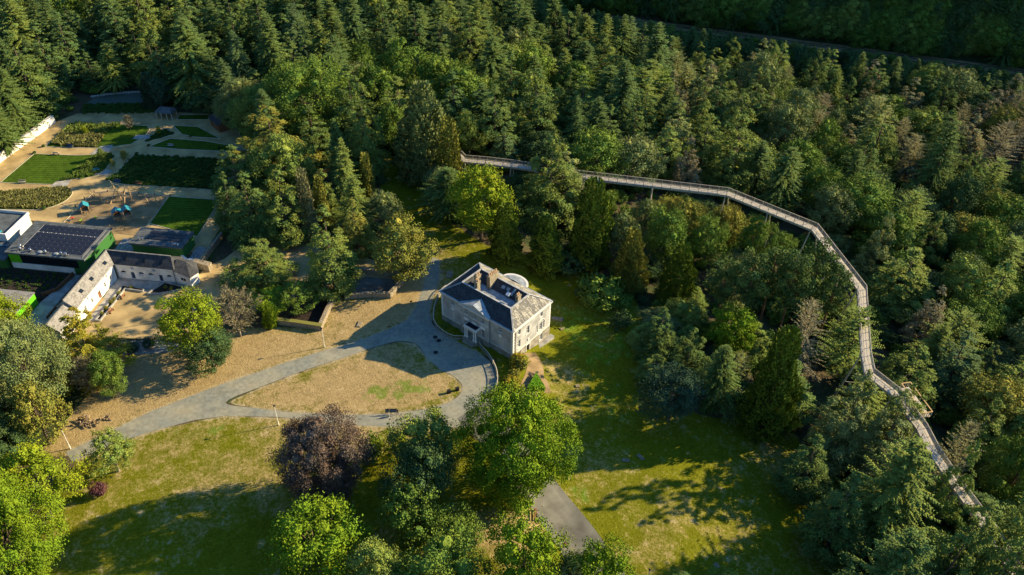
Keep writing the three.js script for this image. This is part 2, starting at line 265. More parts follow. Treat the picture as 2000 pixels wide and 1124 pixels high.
{
  const n = XS.length, pos = new Float32Array(n * ZS.length * 3), uv = new Float32Array(n * ZS.length * 2), idx = [];
  for (let j = 0; j < ZS.length; j++) for (let i = 0; i < n; i++) { const k = j * n + i; pos.set([XS[i], GRID[k], ZS[j]], k * 3); uv.set([(XS[i] - GX0) / (GX1 - GX0), (ZS[j] - GZ0) / (GZ1 - GZ0)], k * 2); }
  for (let j = 0; j < ZS.length - 1; j++) for (let i = 0; i < n - 1; i++) { const a = j * n + i, b = a + 1, c = a + n, d = c + 1; idx.push(a, c, b, b, c, d); }
  const g = new THREE.BufferGeometry(); g.setAttribute('position', new THREE.BufferAttribute(pos, 3)); g.setAttribute('uv', new THREE.BufferAttribute(uv, 2)); g.setIndex(idx); g.computeVertexNormals();
  const m = std([1, 1, 1], 1, { map: groundMap, bumpMap: rep(T_bump, 90), bumpScale: 0.09 });
  tag(obj('terrain', g, m), 'grassland and woodland ground of the estate, dry tan and green', 'ground', null, 'structure');
}
// drives and paths
sheet('drive', toXZ(drivePoly), 0.02, M.drive, 'grey gravel drive looping in front of the big house', [smoothLoop(toXZ(P_ISLAND), 5).reverse()]);
tag(obj('path', [ribbon([[925, 800], [975, 850], [1030, 920], [1075, 985], [1120, 1045], [1165, 1110], [1215, 1190]].map(([a, b]) => { const p = G(a, b); return [p.x, p.z]; }), 8.2, 0.05)], M.asphalt), 'smooth grey asphalt path leaving the drive beside the east lawn', 'path', null, 'structure');
tag(obj('path', [ribbon([[1032, 690], [1044, 712], [1044, 735], [1035, 758], [1020, 785]].map(([a, b]) => { const p = G(a, b); return [p.x, p.z]; }), (t) => 3.4 + t * 1.2, 0.05, 0.6)], M.gravelBrown), 'brown gravel path at the side door of the house', 'path', null, 'structure');
tag(obj('path', [ribbon([[1044, 735], [1060, 742], [1070, 768]].map(([a, b]) => { const p = G(a, b); return [p.x, p.z]; }), 1.6, 0.06, 0.6)], M.gravelBrown), 'narrow gravel path passing the clipped hedge', 'path', null, 'structure');
sheet('gravel_court', toXZ([[128, 640], [185, 600], [236, 541], [330, 556], [372, 552], [405, 520], [440, 505], [470, 480], [520, 455], [600, 440], [640, 480], [700, 500], [770, 520], [770, 560], [690, 560], [600, 570], [545, 600], [470, 590], [400, 640], [330, 664], [225, 660], [160, 665]]), 0.012, M.gravel, 'golden gravel court in front of the white stable range');

// ---------------------------------------------------------------- trees: builders
const ICO = new THREE.IcosahedronGeometry(1, 1);
class Leaves {
  constructor(seed) { this.p = []; this.c = []; this.r = rng(seed); }
  card(x, y, z, nx, ny, nz, s, asp, col, fold = 0.25) {                            // a folded leaf spray of four triangles' worth of outline
    const r = this.r; let ux = r() - 0.5, uy = r() - 0.5, uz = r() - 0.5; const d = ux * nx + uy * ny + uz * nz; ux -= d * nx; uy -= d * ny; uz -= d * nz; const l = 1 / (Math.hypot(ux, uy, uz) || 1); ux *= l; uy *= l; uz *= l;
    this.dir(x, y, z, nx, ny, nz, ux, uy, uz, s, asp, col, fold);
  }
  dir(x, y, z, nx, ny, nz, ux, uy, uz, s, asp, col, fold = 0.25) {
    const vx = ny * uz - nz * uy, vy = nz * ux - nx * uz, vz = nx * uy - ny * ux, a = s * 0.5, b = s * asp * 0.5, f = fold * b;
    const A = [x - ux * a, y - uy * a, z - uz * a], C = [x + ux * a, y + uy * a, z + uz * a], B = [x + vx * b - nx * f - ux * a * 0.15, y + vy * b - ny * f - uy * a * 0.15, z + vz * b - nz * f - uz * a * 0.15], D = [x - vx * b - nx * f - ux * a * 0.15, y - vy * b - ny * f - uy * a * 0.15, z - vz * b - nz * f - uz * a * 0.15];
    this.p.push(...A, ...B, ...C, ...A, ...C, ...D);
    for (let i = 0; i < 6; i++) this.c.push(col[0], col[1], col[2]);
  }
  heart(x, y, z, rx, ry, col) {                                                     // the dense middle of a clump, a knobbly ball behind its leaves
    const p = ICO.attributes.position; for (let i = 0; i < p.count; i++) { const k = 0.8 + 0.4 * hash2(Math.round(p.getX(i) * 40), Math.round(p.getY(i) * 40), Math.round(p.getZ(i) * 40 + x * 9)); this.p.push(x + p.getX(i) * rx * k, y + p.getY(i) * ry * k, z + p.getZ(i) * rx * k); this.c.push(col[0], col[1], col[2]); }
  }
  build() { const g = new THREE.BufferGeometry(); g.setAttribute('position', new THREE.BufferAttribute(new Float32Array(this.p), 3)); g.setAttribute('color', new THREE.BufferAttribute(new Float32Array(this.c), 3)); g.computeVertexNormals(); return g; }
}
const unit = (r) => { const z = r() * 2 - 1, a = r() * Math.PI * 2, s = Math.sqrt(1 - z * z); return [s * Math.cos(a), z, s * Math.sin(a)]; };
const vary = (r, a, hue = 0.12) => { const k = 1 - a / 2 + a * r(), h = (r() - 0.5) * hue; return [k * (1 + h), k, k * (1 - h)]; };
const noTex = (g) => { g.computeVertexNormals(); return g; };
function tube(points, radii, n = 6) { const L = []; for (let i = 0; i + 1 < points.length; i++) L.push(clean(bar(points[i], points[i + 1], radii[i], radii[i + 1], n))); return L; }

// round-headed tree: clumps of leaves carried at the ends of limbs
function broadleaf(seed, o = {}) {
  const { H = 18, R = 7, base = 0.16, clumps = 90, leaves = 110, leaf = 0.5, cr = 0.27, squash = 1, lobes = 5, ragged = 0.25, spread = 0.12, core = 0.62 } = o;
  const r = rng(seed), L = new Leaves(seed + 1), cy = H * (base + (1 - base) * 0.5), ry = H * (1 - base) * 0.5, ph = Array.from({ length: lobes }, () => [unit(r), 0.10 + ragged * r()]), tips = [];
  for (let k = 0; k < clumps; k++) {
    const g = (k + 0.5) / clumps, y = 1 - 2 * g, a = k * 2.39996 + r() * 0.5, s = Math.sqrt(1 - y * y); let d = [s * Math.cos(a), y * 0.98, s * Math.sin(a)];
    let rad = core + 0.2 * r(); for (const [q, w] of ph) { const c = q[0] * d[0] + q[1] * d[1] + q[2] * d[2]; rad = Math.max(rad, (core + w * 1.2) * smooth(0.55, 0.95, c) + 0.2 * r()); }
    if (k % 4 === 3) rad *= 0.62;
    const under = d[1] < -0.35 ? 0.88 : 1, x = d[0] * R * rad * under, z = d[2] * R * rad * under, yy = cy + d[1] * ry * Math.min(1.0, rad) * squash, c = R * cr * (0.65 + 0.7 * r()), tone = vary(r, 0.34, 0.22);
    tips.push(V3(x, yy, z)); if (rad < core + 0.3 && d[1] > -0.5) L.heart(x * 0.86, yy - 0.1 * c, z * 0.86, c * 0.5, c * 0.4, tone);
    const n = Math.round(leaves * (0.7 + 0.6 * r()));
    for (let i = 0; i < n; i++) {
      const e = unit(r), q = 0.42 + 0.72 * Math.pow(r(), 0.75), bump = 1 + spread * (r() - 0.5) * 5 * r();
      if (e[0] * d[0] + e[1] * (d[1] + 0.25) + e[2] * d[2] < -0.35 && r() < 0.75) continue;
      const px = x + e[0] * c * q * bump, py = yy + e[1] * c * q * 0.78 * bump, pz = z + e[2] * c * q * bump, jit = unit(r);
      let nx = e[0] * 0.7 + jit[0] * 0.75, ny = e[1] * 0.7 + jit[1] * 0.75 + 0.25, nz = e[2] * 0.7 + jit[2] * 0.75; const l = 1 / (Math.hypot(nx, ny, nz) || 1);
      const t = vary(r, 0.3, 0.1); L.card(px, py, pz, nx * l, ny * l, nz * l, leaf * (0.6 + 0.8 * r()), 0.75, [tone[0] * t[0], tone[1] * t[1], tone[2] * t[2]]);
    }
  }
  const top = V3((r() - 0.5) * R * 0.1, H * 0.5, (r() - 0.5) * R * 0.1), tr = H * 0.022, wood = tube([V3(0, -0.4, 0), V3(top.x * 0.3, H * 0.2, top.z * 0.3), top, V3(top.x * 1.6, H * 0.8, top.z * 1.6)], [tr * 1.25, tr, tr * 0.6, tr * 0.2], 8);
  for (let k = 0; k < 16; k++) { const t = tips[(k * 7 + 3) % tips.length], h0 = H * (0.17 + 0.3 * r()), a = V3(top.x * h0 / H, h0, top.z * h0 / H), m = a.clone().lerp(t, 0.5); m.y += H * 0.03; wood.push(...tube([a, m, t.clone().lerp(m, 0.15)], [tr * 0.45, tr * 0.28, tr * 0.09], 5)); }
  return { crown: L.build(), trunk: noTex(mergeGeometries(wood)), H, R };
}
// tiered conifer: whorls of drooping boughs set with flat sprays
function conifer(seed, o = {}) {
  const { H = 26, R = 4.6, base = 0.1, gap = 0.62, boughs = 7, droop = 0.28, up = 0.1, spray = 0.85, pitch = 0.42, power = 0.8, gapChance = 0.08, hang = 0.35, wild = 0.3, thin = 1 } = o;
  const r = rng(seed), L = new Leaves(seed + 1), wood = tube([V3(0, -0.4, 0), V3(0, H * 0.5, 0), V3(0, H * 0.97, 0)], [H * 0.014, H * 0.008, 0.03], 7);
  const ph1 = r() * 6.28, lean = (r() - 0.5) * 0.3;
  for (let y = base * H; y < H * 0.985; y += gap * (0.7 + 0.6 * r()) * (1 - 0.45 * y / H)) {
    const t = (y - base * H) / (H * (1 - base)), env = Math.pow(1 - t, power) * (0.55 + 0.45 * smooth(0, 0.12, t)), n = Math.max(3, Math.round(boughs * (0.6 + 0.6 * env)));
    for (let b = 0; b < n; b++) {
      if (r() < gapChance) continue;
      const a = r() * 6.283, len = R * env * (1 - wild + 2 * wild * r()) * (1 + 0.16 * Math.sin(a * 2 + ph1) + 0.1 * Math.sin(y * 0.9 + a)) + 0.25, cx = Math.cos(a), cz = Math.sin(a), tone = vary(r, 0.45, 0.2), dr = droop * (0.6 + 0.8 * r()) * (1 - 0.6 * t), uu = up * (0.5 + r()) + 0.5 * t * t;
      for (let s = 0.12 + 0.1 * r(); s <= 1.0; s += pitch / Math.max(len, pitch) * (0.8 + 0.4 * r())) {
        const d = s * len, py = y + uu * d - dr * d * s, w = spray * (1.15 - 0.6 * s) * (0.7 + 0.6 * r()) * Math.min(1, 0.35 + len / 2.2), slope = uu - 2 * dr * s;
        for (const side of [-1, 1]) {
          if (r() > thin) continue;
          const out = 0.55 + 0.3 * r(), ox = cx * out - cz * side * 0.75, oz = cz * out + cx * side * 0.75, oy = slope * 0.8 - hang * (0.4 + r()), l = 1 / Math.hypot(ox, oy, oz), ux = ox * l, uy = oy * l, uz = oz * l;
          let nx = -uy * ux, ny = 1 - uy * uy, nz = -uy * uz; const jx = unit(r); nx += jx[0] * 0.45; ny += jx[1] * 0.45; nz += jx[2] * 0.45; const dd = nx * ux + ny * uy + nz * uz; nx -= dd * ux; ny -= dd * uy; nz -= dd * uz; const m = 1 / (Math.hypot(nx, ny, nz) || 1);
          const c = vary(r, 0.28, 0.1); L.dir(cx * d + ux * w * 0.42 + lean * t, py + uy * w * 0.42, cz * d + uz * w * 0.42, nx * m, ny * m, nz * m, ux, uy, uz, w, 0.52, [tone[0] * c[0], tone[1] * c[1], tone[2] * c[2]], 0.35);
        }
      }
      if (b % 3 === 0 && len > 1.2) wood.push(clean(bar(V3(0, y, 0), V3(cx * len * 0.8, y + uu * len * 0.8 - dr * len * 0.64, cz * len * 0.8), 0.05, 0.015, 4)));
    }
  }
  return { crown: L.build(), trunk: noTex(mergeGeometries(wood)), H, R };
}
// soft conifer: drooping plumes of fine foliage heaped into a loose cone
function plume(seed, o = {}) {
  const { H = 22, R = 5, base = 0.06, clumps = 130, leaves = 120, leaf = 0.36, power = 0.7, cr = 0.24, wild = 0.3, flat = 0.6, peaks = 1 } = o;
  const r = rng(seed), L = new Leaves(seed + 1), wood = tube([V3(0, -0.4, 0), V3(0, H * 0.45, 0), V3(0, H * 0.82, 0)], [H * 0.014, H * 0.008, 0.03], 7), tops = many(peaks, (i) => i ? [Math.cos(i * 2.3 + seed) * R * 0.42, Math.sin(i * 2.3 + seed) * R * 0.42, 0.72 + 0.2 * r()] : [0, 0, 1]);
  for (let k = 0; k < clumps; k++) {
    const [ox, oz, th] = tops[k % peaks], kk = Math.floor(k / peaks), nn = Math.ceil(clumps / peaks), t = kk >= nn - 9 ? 0.86 + 0.14 * (kk - nn + 9) / 9 : 0.9 * (1 - Math.sqrt(1 - 0.97 * ((kk + r()) / (nn - 9)))), y = H * th * (base + (1 - base) * t), env = Math.pow(1 - t, power) * (0.6 + 0.4 * smooth(0, 0.15, t)), a = k * 2.39996 + r() * 0.8, rr = R * (peaks > 1 ? 0.68 : 1) * env * (1 - wild + wild * 1.3 * r()), x = ox * (1 - 0.4 * t) + Math.cos(a) * rr, z = oz * (1 - 0.4 * t) + Math.sin(a) * rr, c = R * cr * (0.35 + 0.75 * env) * (0.7 + 0.6 * r()), tone = vary(r, 0.42, 0.22), cx = Math.cos(a), cz = Math.sin(a);
    L.heart(x, y - 0.1 * c, z, c * 0.4, c * 0.22, tone);
    if (k % 3 === 0) wood.push(clean(bar(V3(ox * 0.5, y - rr * 0.1, oz * 0.5), V3(x, y, z), 0.05, 0.015, 4)));
    const n = Math.round(leaves * (0.38 + 0.8 * env) * (0.7 + 0.6 * r()));
    for (let i = 0; i < n; i++) {
      const e = unit(r), q = 0.35 + 0.7 * Math.pow(r(), 0.7), px = x + (e[0] + cx * 0.25) * c * q, pz = z + (e[2] + cz * 0.25) * c * q, py = y + e[1] * c * q * flat - 0.22 * c * q * q * (1 + e[0] * cx + e[2] * cz), j = unit(r);
      let ux = cx * 0.7 + j[0] * 0.7, uy = -0.25 + j[1] * 0.5, uz = cz * 0.7 + j[2] * 0.7; const l = 1 / (Math.hypot(ux, uy, uz) || 1); ux *= l; uy *= l; uz *= l;
      const w = unit(r); let nx = w[0] * 0.5 + cx * 0.3, ny = 0.8 + w[1] * 0.5, nz = w[2] * 0.5 + cz * 0.3; const d = nx * ux + ny * uy + nz * uz; nx -= d * ux; ny -= d * uy; nz -= d * uz; const m = 1 / (Math.hypot(nx, ny, nz) || 1), v = vary(r, 0.3, 0.1);
      L.dir(px, py, pz, nx * m, ny * m, nz * m, ux, uy, uz, leaf * (0.6 + 0.9 * r()), 0.5, [tone[0] * v[0], tone[1] * v[1], tone[2] * v[2]], 0.3);
    }
  }
  return { crown: L.build(), trunk: noTex(mergeGeometries(wood)), H, R };
}
// dense clipped-looking cypress: upright sprays over a full cone
function cypress(seed, o = {}) {
  const { H = 16, R = 3.6, n = 9000, spray = 0.5, power = 0.62, lump = 0.14, base = 0.01, belly = 0.12 } = o;
  const r = rng(seed), L = new Leaves(seed + 1);
  for (let i = 0; i < n; i++) {
    const t = 1 - Math.sqrt(1 - r() * 0.995), a = r() * 6.283, y = H * (base + (1 - base) * t), env = Math.pow(1 - t, power) * (0.72 + 0.28 * smooth(0, belly, t)), ln = vnoise(a * 3.2 + 7, y * 0.75, seed) + 0.5 * vnoise(a * 7.6, y * 1.7, seed + 3), q = Math.pow(r(), 0.35), rad = R * env * (0.86 + lump * 2.2 * (ln - 0.75)) * (0.72 + 0.28 * q) + 0.08, tone = 0.75 + 0.5 * vnoise(a * 4, y * 0.8, seed + 9);
    const cx = Math.cos(a), cz = Math.sin(a), j = unit(r); let ux = cx * 0.45 + j[0] * 0.45, uy = 0.75 + j[1] * 0.4, uz = cz * 0.45 + j[2] * 0.45; const l = 1 / Math.hypot(ux, uy, uz); ux *= l; uy *= l; uz *= l;
    let nx = cx + j[2] * 0.5, ny = 0.25 + j[0] * 0.5, nz = cz + j[1] * 0.5; const d = nx * ux + ny * uy + nz * uz; nx -= d * ux; ny -= d * uy; nz -= d * uz; const m = 1 / (Math.hypot(nx, ny, nz) || 1), c = vary(r, 0.3, 0.12);
    L.dir(cx * rad, y, cz * rad, nx * m, ny * m, nz * m, ux, uy, uz, spray * (0.6 + 0.8 * r()), 0.5, [c[0] * tone, c[1] * tone, c[2] * tone]);
  }
  return { crown: L.build(), trunk: noTex(mergeGeometries(tube([V3(0, -0.4, 0), V3(0, H * 0.6, 0)], [H * 0.016, H * 0.006], 7))), H, R };
}
// bare or dying crown: a fan of fine twigs with a few brown sprays
function twiggy(seed, o = {}) {
  const { H = 14, R = 4, n = 90, twigs = 60, leaf = 0.13, cone = 0 } = o;
  const r = rng(seed), L = new Leaves(seed + 1), wood = tube([V3(0, -0.4, 0), V3(0, H * 0.35, 0), V3(0, H * 0.92, 0)], [H * 0.016, H * 0.010, 0.03], 7);
  for (let k = 0; k < n; k++) {
    const t = 0.12 + 0.84 * (k / n), a = k * 2.4 + r(), len = R * (cone ? Math.pow(1 - t, 0.75) * 1.1 : Math.sin(Math.PI * Math.pow(t, 0.8)) * 0.95) * (0.7 + 0.5 * r()) + 0.3, y0 = H * t * 0.86, rise = cone ? 0.15 : 0.75, e = V3(Math.cos(a) * len, y0 + len * rise * (0.6 + 0.6 * r()), Math.sin(a) * len), s = V3(0, y0, 0), m = s.clone().lerp(e, 0.55); m.y += len * 0.08;
    wood.push(...tube([s, m, e], [0.07, 0.045, 0.015], 4));
    for (let i = 0; i < twigs; i++) {
      const q = 0.3 + 0.75 * r(), b = q < 0.55 ? s.clone().lerp(m, q / 0.55) : m.clone().lerp(e, (q - 0.55) / 0.45), d = unit(r); let ux = d[0] + Math.cos(a) * 0.6, uy = d[1] * 0.7 + (cone ? 0 : 0.45), uz = d[2] + Math.sin(a) * 0.6; const l = 1 / Math.hypot(ux, uy, uz); ux *= l; uy *= l; uz *= l;
      const w = (0.45 + 0.6 * r()) * H / 14, nn = unit(r); let dd = nn[0] * ux + nn[1] * uy + nn[2] * uz, nx = nn[0] - dd * ux, ny = nn[1] - dd * uy, nz = nn[2] - dd * uz; const mm = 1 / (Math.hypot(nx, ny, nz) || 1), c = vary(r, 0.5, 0.14);
      L.dir(b.x + ux * w / 2, b.y + uy * w / 2, b.z + uz * w / 2, nx * mm, ny * mm, nz * mm, ux, uy, uz, w, leaf, c);
    }
  }
  return { crown: L.build(), trunk: noTex(mergeGeometries(wood)), H, R };
}
// high-crowned pine: plates of needles on a tall bare stem
function pine(seed, o = {}) {
  const { H = 18, R = 4.2, plates = 34, needles = 150 } = o, r = rng(seed), L = new Leaves(seed + 1), wood = tube([V3(0, -0.4, 0), V3(0.3, H * 0.5, 0.1), V3(0, H * 0.95, 0)], [H * 0.016, H * 0.011, 0.05], 7);
  for (let k = 0; k < plates; k++) {
    const t = 0.42 + 0.55 * (k + r()) / plates, a = k * 2.4 + r(), rr = R * (0.25 + 0.75 * r()) * Math.sin(Math.PI * clamp((t - 0.3) / 0.78, 0.02, 0.98)), c = V3(Math.cos(a) * rr, H * t + 0.4 * r(), Math.sin(a) * rr), w = R * (0.26 + 0.18 * r()), tone = vary(r, 0.4, 0.2);
    wood.push(...tube([V3(0.2, H * t - rr * 0.4, 0), c], [0.09, 0.03], 4));
    for (let i = 0; i < needles; i++) { const e = unit(r), q = Math.pow(r(), 0.4), j = unit(r), nx = e[0] * 0.4 + j[0] * 0.7, ny = 0.5 + e[1] * 0.3 + j[1] * 0.6, nz = e[2] * 0.4 + j[2] * 0.7, l = 1 / Math.hypot(nx, ny, nz), v = vary(r, 0.3, 0.1); L.card(c.x + e[0] * w * q, c.y + e[1] * w * q * 0.55, c.z + e[2] * w * q, nx * l, ny * l, nz * l, 0.42 * (0.6 + 0.8 * r()), 0.6, [v[0] * tone[0], v[1] * tone[1], v[2] * tone[2]]); }
  }
  return { crown: L.build(), trunk: noTex(mergeGeometries(wood)), H, R };
}
const leafMat = (r, g, b, t = 0.3) => t < 0.22 ? new THREE.MeshPhysicalMaterial({ color: RGB(r, g, b), roughness: 0.9, vertexColors: true, side: THREE.DoubleSide, specularIntensity: 0.2 }) : new THREE.MeshPhysicalMaterial({ color: RGB(r, g, b), roughness: 1, vertexColors: true, transmission: t, thickness: 0, side: THREE.DoubleSide, specularIntensity: 0.2 });
const LM = {
  spruce: leafMat(0.090, 0.144, 0.041, 0.15), spruceBlue: leafMat(0.092, 0.146, 0.051, 0.15), fir: leafMat(0.154, 0.200, 0.041, 0.2), firDark: leafMat(0.103, 0.154, 0.037, 0.15),
  larch: leafMat(0.184, 0.246, 0.051, 0.2), larchPale: leafMat(0.221, 0.251, 0.082, 0.2), larchTan: leafMat(0.205, 0.195, 0.085, 0.1), twig: leafMat(0.215, 0.190, 0.105, 0.05),
  oak: leafMat(0.124, 0.190, 0.029, 0.2), oakPale: leafMat(0.179, 0.231, 0.046, 0.2), bright: leafMat(0.140, 0.215, 0.012, 0.2), lime: leafMat(0.190, 0.240, 0.014, 0.2), olive: leafMat(0.205, 0.205, 0.037, 0.2), gold: leafMat(0.270, 0.235, 0.024, 0.2), grey: leafMat(0.170, 0.205, 0.068, 0.2), dark: leafMat(0.062, 0.105, 0.034, 0.2), blueDark: leafMat(0.042, 0.080, 0.044, 0.15),
  copper: leafMat(0.135, 0.098, 0.075, 0.1), purple: leafMat(0.12, 0.05, 0.055, 0.1), rust: leafMat(0.30, 0.13, 0.05, 0.15), cypress: leafMat(0.125, 0.172, 0.020, 0.15), ivy: leafMat(0.20, 0.28, 0.02, 0.2), pine: leafMat(0.103, 0.150, 0.038, 0.15), hedge: leafMat(0.12, 0.27, 0.012, 0.2), herb: leafMat(0.21, 0.205, 0.065, 0.2), herbGreen: leafMat(0.13, 0.19, 0.034, 0.2), herbDark: leafMat(0.065, 0.12, 0.026, 0.2),
};
const many = (n, f) => Array.from({ length: n }, (_, i) => f(i));
const TREE = {
  spruce: many(5, (i) => conifer(100 + i * 7, { H: 26, R: 4.7 + 0.3 * i, gap: 0.52, boughs: 10, spray: 0.72, pitch: 0.36, wild: 0.36, droop: 0.26 + 0.04 * i })),
  fir: many(4, (i) => conifer(200 + i * 7, { H: 25, R: 5.6, power: 0.66, gap: 0.55, boughs: 11, droop: 0.34, spray: 0.75, pitch: 0.36, hang: 0.5, wild: 0.42, gapChance: 0.16 })),
  larch: many(5, (i) => conifer(300 + i * 7, { H: 20, R: 4.2, power: 0.55, gap: 0.42, boughs: 9, droop: 0.12, up: 0.2, spray: 0.52, pitch: 0.32, hang: 0.2, wild: 0.5, gapChance: 0.25, thin: 0.9 })),
  plume: many(6, (i) => plume(1000 + i * 7, { H: 22, R: 5, clumps: 150, leaves: 105, power: [0.62, 0.75, 0.5, 0.85, 0.6, 0.7][i], wild: 0.3 + 0.06 * (i % 3) })),
  sprucePlume: many(5, (i) => plume(1100 + i * 7, { H: 26, R: 4.6, clumps: 190, leaves: 90, leaf: 0.42, power: 0.8, cr: 0.22, wild: 0.42, flat: 0.42 })),
  many: many(3, (i) => plume(1200 + i * 7, { H: 20, R: 7, clumps: 230, leaves: 105, power: 0.6, cr: 0.18, wild: 0.4, peaks: 3 + i })),
  cedar: many(2, (i) => conifer(350 + i * 7, { H: 24, R: 8.5, power: 0.62, gap: 0.55, boughs: 14, droop: 0.18, spray: 0.62, pitch: 0.34, hang: 0.4, wild: 0.5, gapChance: 0.22 })),
  oak: many(6, (i) => broadleaf(400 + i * 7, { H: 17, R: 6.6, clumps: 84, leaves: 190, leaf: 0.36, lobes: 8 + i % 3, ragged: 0.36, core: 0.68 })),
  maple: many(3, (i) => broadleaf(500 + i * 7, { H: 22, R: 11, clumps: 210, leaves: 300, leaf: 0.37, cr: 0.2, base: 0.03, lobes: 18, ragged: 0.2, core: 0.78 })),
  airy: many(2, (i) => broadleaf(560 + i * 7, { H: 12, R: 5.0, clumps: 76, leaves: 110, leaf: 0.30, cr: 0.22, base: 0.12, lobes: 8, ragged: 0.5 })),
  shrub: many(4, (i) => broadleaf(600 + i * 7, { H: 3.2, R: 2.2, base: 0.0, clumps: 36, leaves: 60, leaf: 0.3, cr: 0.3, lobes: 5 })),
  cypress: many(3, (i) => cypress(700 + i * 7, { H: 17, R: 4.2, n: 16000, power: 0.55, spray: 0.5, lump: 0.3 })),
  column: many(3, (i) => cypress(730 + i * 7, { H: 15, R: 1.9, n: 7000, power: 0.4, spray: 0.45, lump: 0.2 })),
  bare: many(3, (i) => twiggy(800 + i * 7, { H: 13, R: 4.6 })), bareLarch: many(4, (i) => conifer(850 + i * 7, { H: 19, R: 4.0, power: 0.55, gap: 0.42, boughs: 9, droop: 0.14, up: 0.18, spray: 0.42, pitch: 0.28, hang: 0.15, thin: 0.72, gapChance: 0.3, wild: 0.5 })),
  pine: many(3, (i) => pine(900 + i * 7, {})),
};
for (const list of Object.values(TREE)) for (const t of list) {                     // true height and spread of each crown as built
  const p = t.crown.attributes.position, d = []; let top = 0; for (let i = 0; i < p.count; i += 3) { d.push(Math.hypot(p.getX(i), p.getZ(i))); top = Math.max(top, p.getY(i)); } d.sort((a, b) => a - b); t.H = top; t.R = d[Math.floor(d.length * 0.92)];
}
const protoCache = {};
function proto(kind, v, leaf, bark, name) {
  const key = [kind, v, leaf, name].join();
  if (!protoCache[key]) {
    const t = TREE[kind][v % TREE[kind].length], g = new THREE.Group();
    obj('trunk', t.trunk, M[bark], g); obj(kind === 'bare' || kind === 'bareLarch' ? 'twigs' : 'crown', t.crown, LM[leaf], g);
    protoCache[key] = { g, H: t.H, R: t.R };
  }
  return protoCache[key];
}
const standing = [];                                                              // [x, z, radius] of every tree placed
function plant(name, kind, v, leaf, bark, p, h, rad, turn, label, category, group) {
  const q = proto(kind, v, leaf, bark, name), o = q.g.clone();
  o.name = numbered(name); o.position.copy(p); o.scale.set(rad / q.R, h / q.H, rad / q.R); o.rotation.y = turn; scene.add(o);
  standing.push([p.x, p.z, rad]);
  return tag(o, label, category, group);
}
// a tree read off the photograph: its foot on the terrain, the height of its top and its width there
let landmark = 0;
function tree(name, kind, leaf, bark, bx, by, topY, widthPx, label, category = 'tree', group) {
  const p = G(bx, by), z = proj(p)[2], k = landmark++; let lo = 0.3, hi = 60;
  for (let i = 0; i < 40; i++) { const m = (lo + hi) / 2; proj(V3(p.x, p.y + m, p.z))[1] > topY ? lo = m : hi = m; }
  return plant(name, kind, k, leaf, bark, p, lo, widthPx * 0.5 * (z - lo * 0.3) / FOCAL, k * 1.7, label, category, group);
}

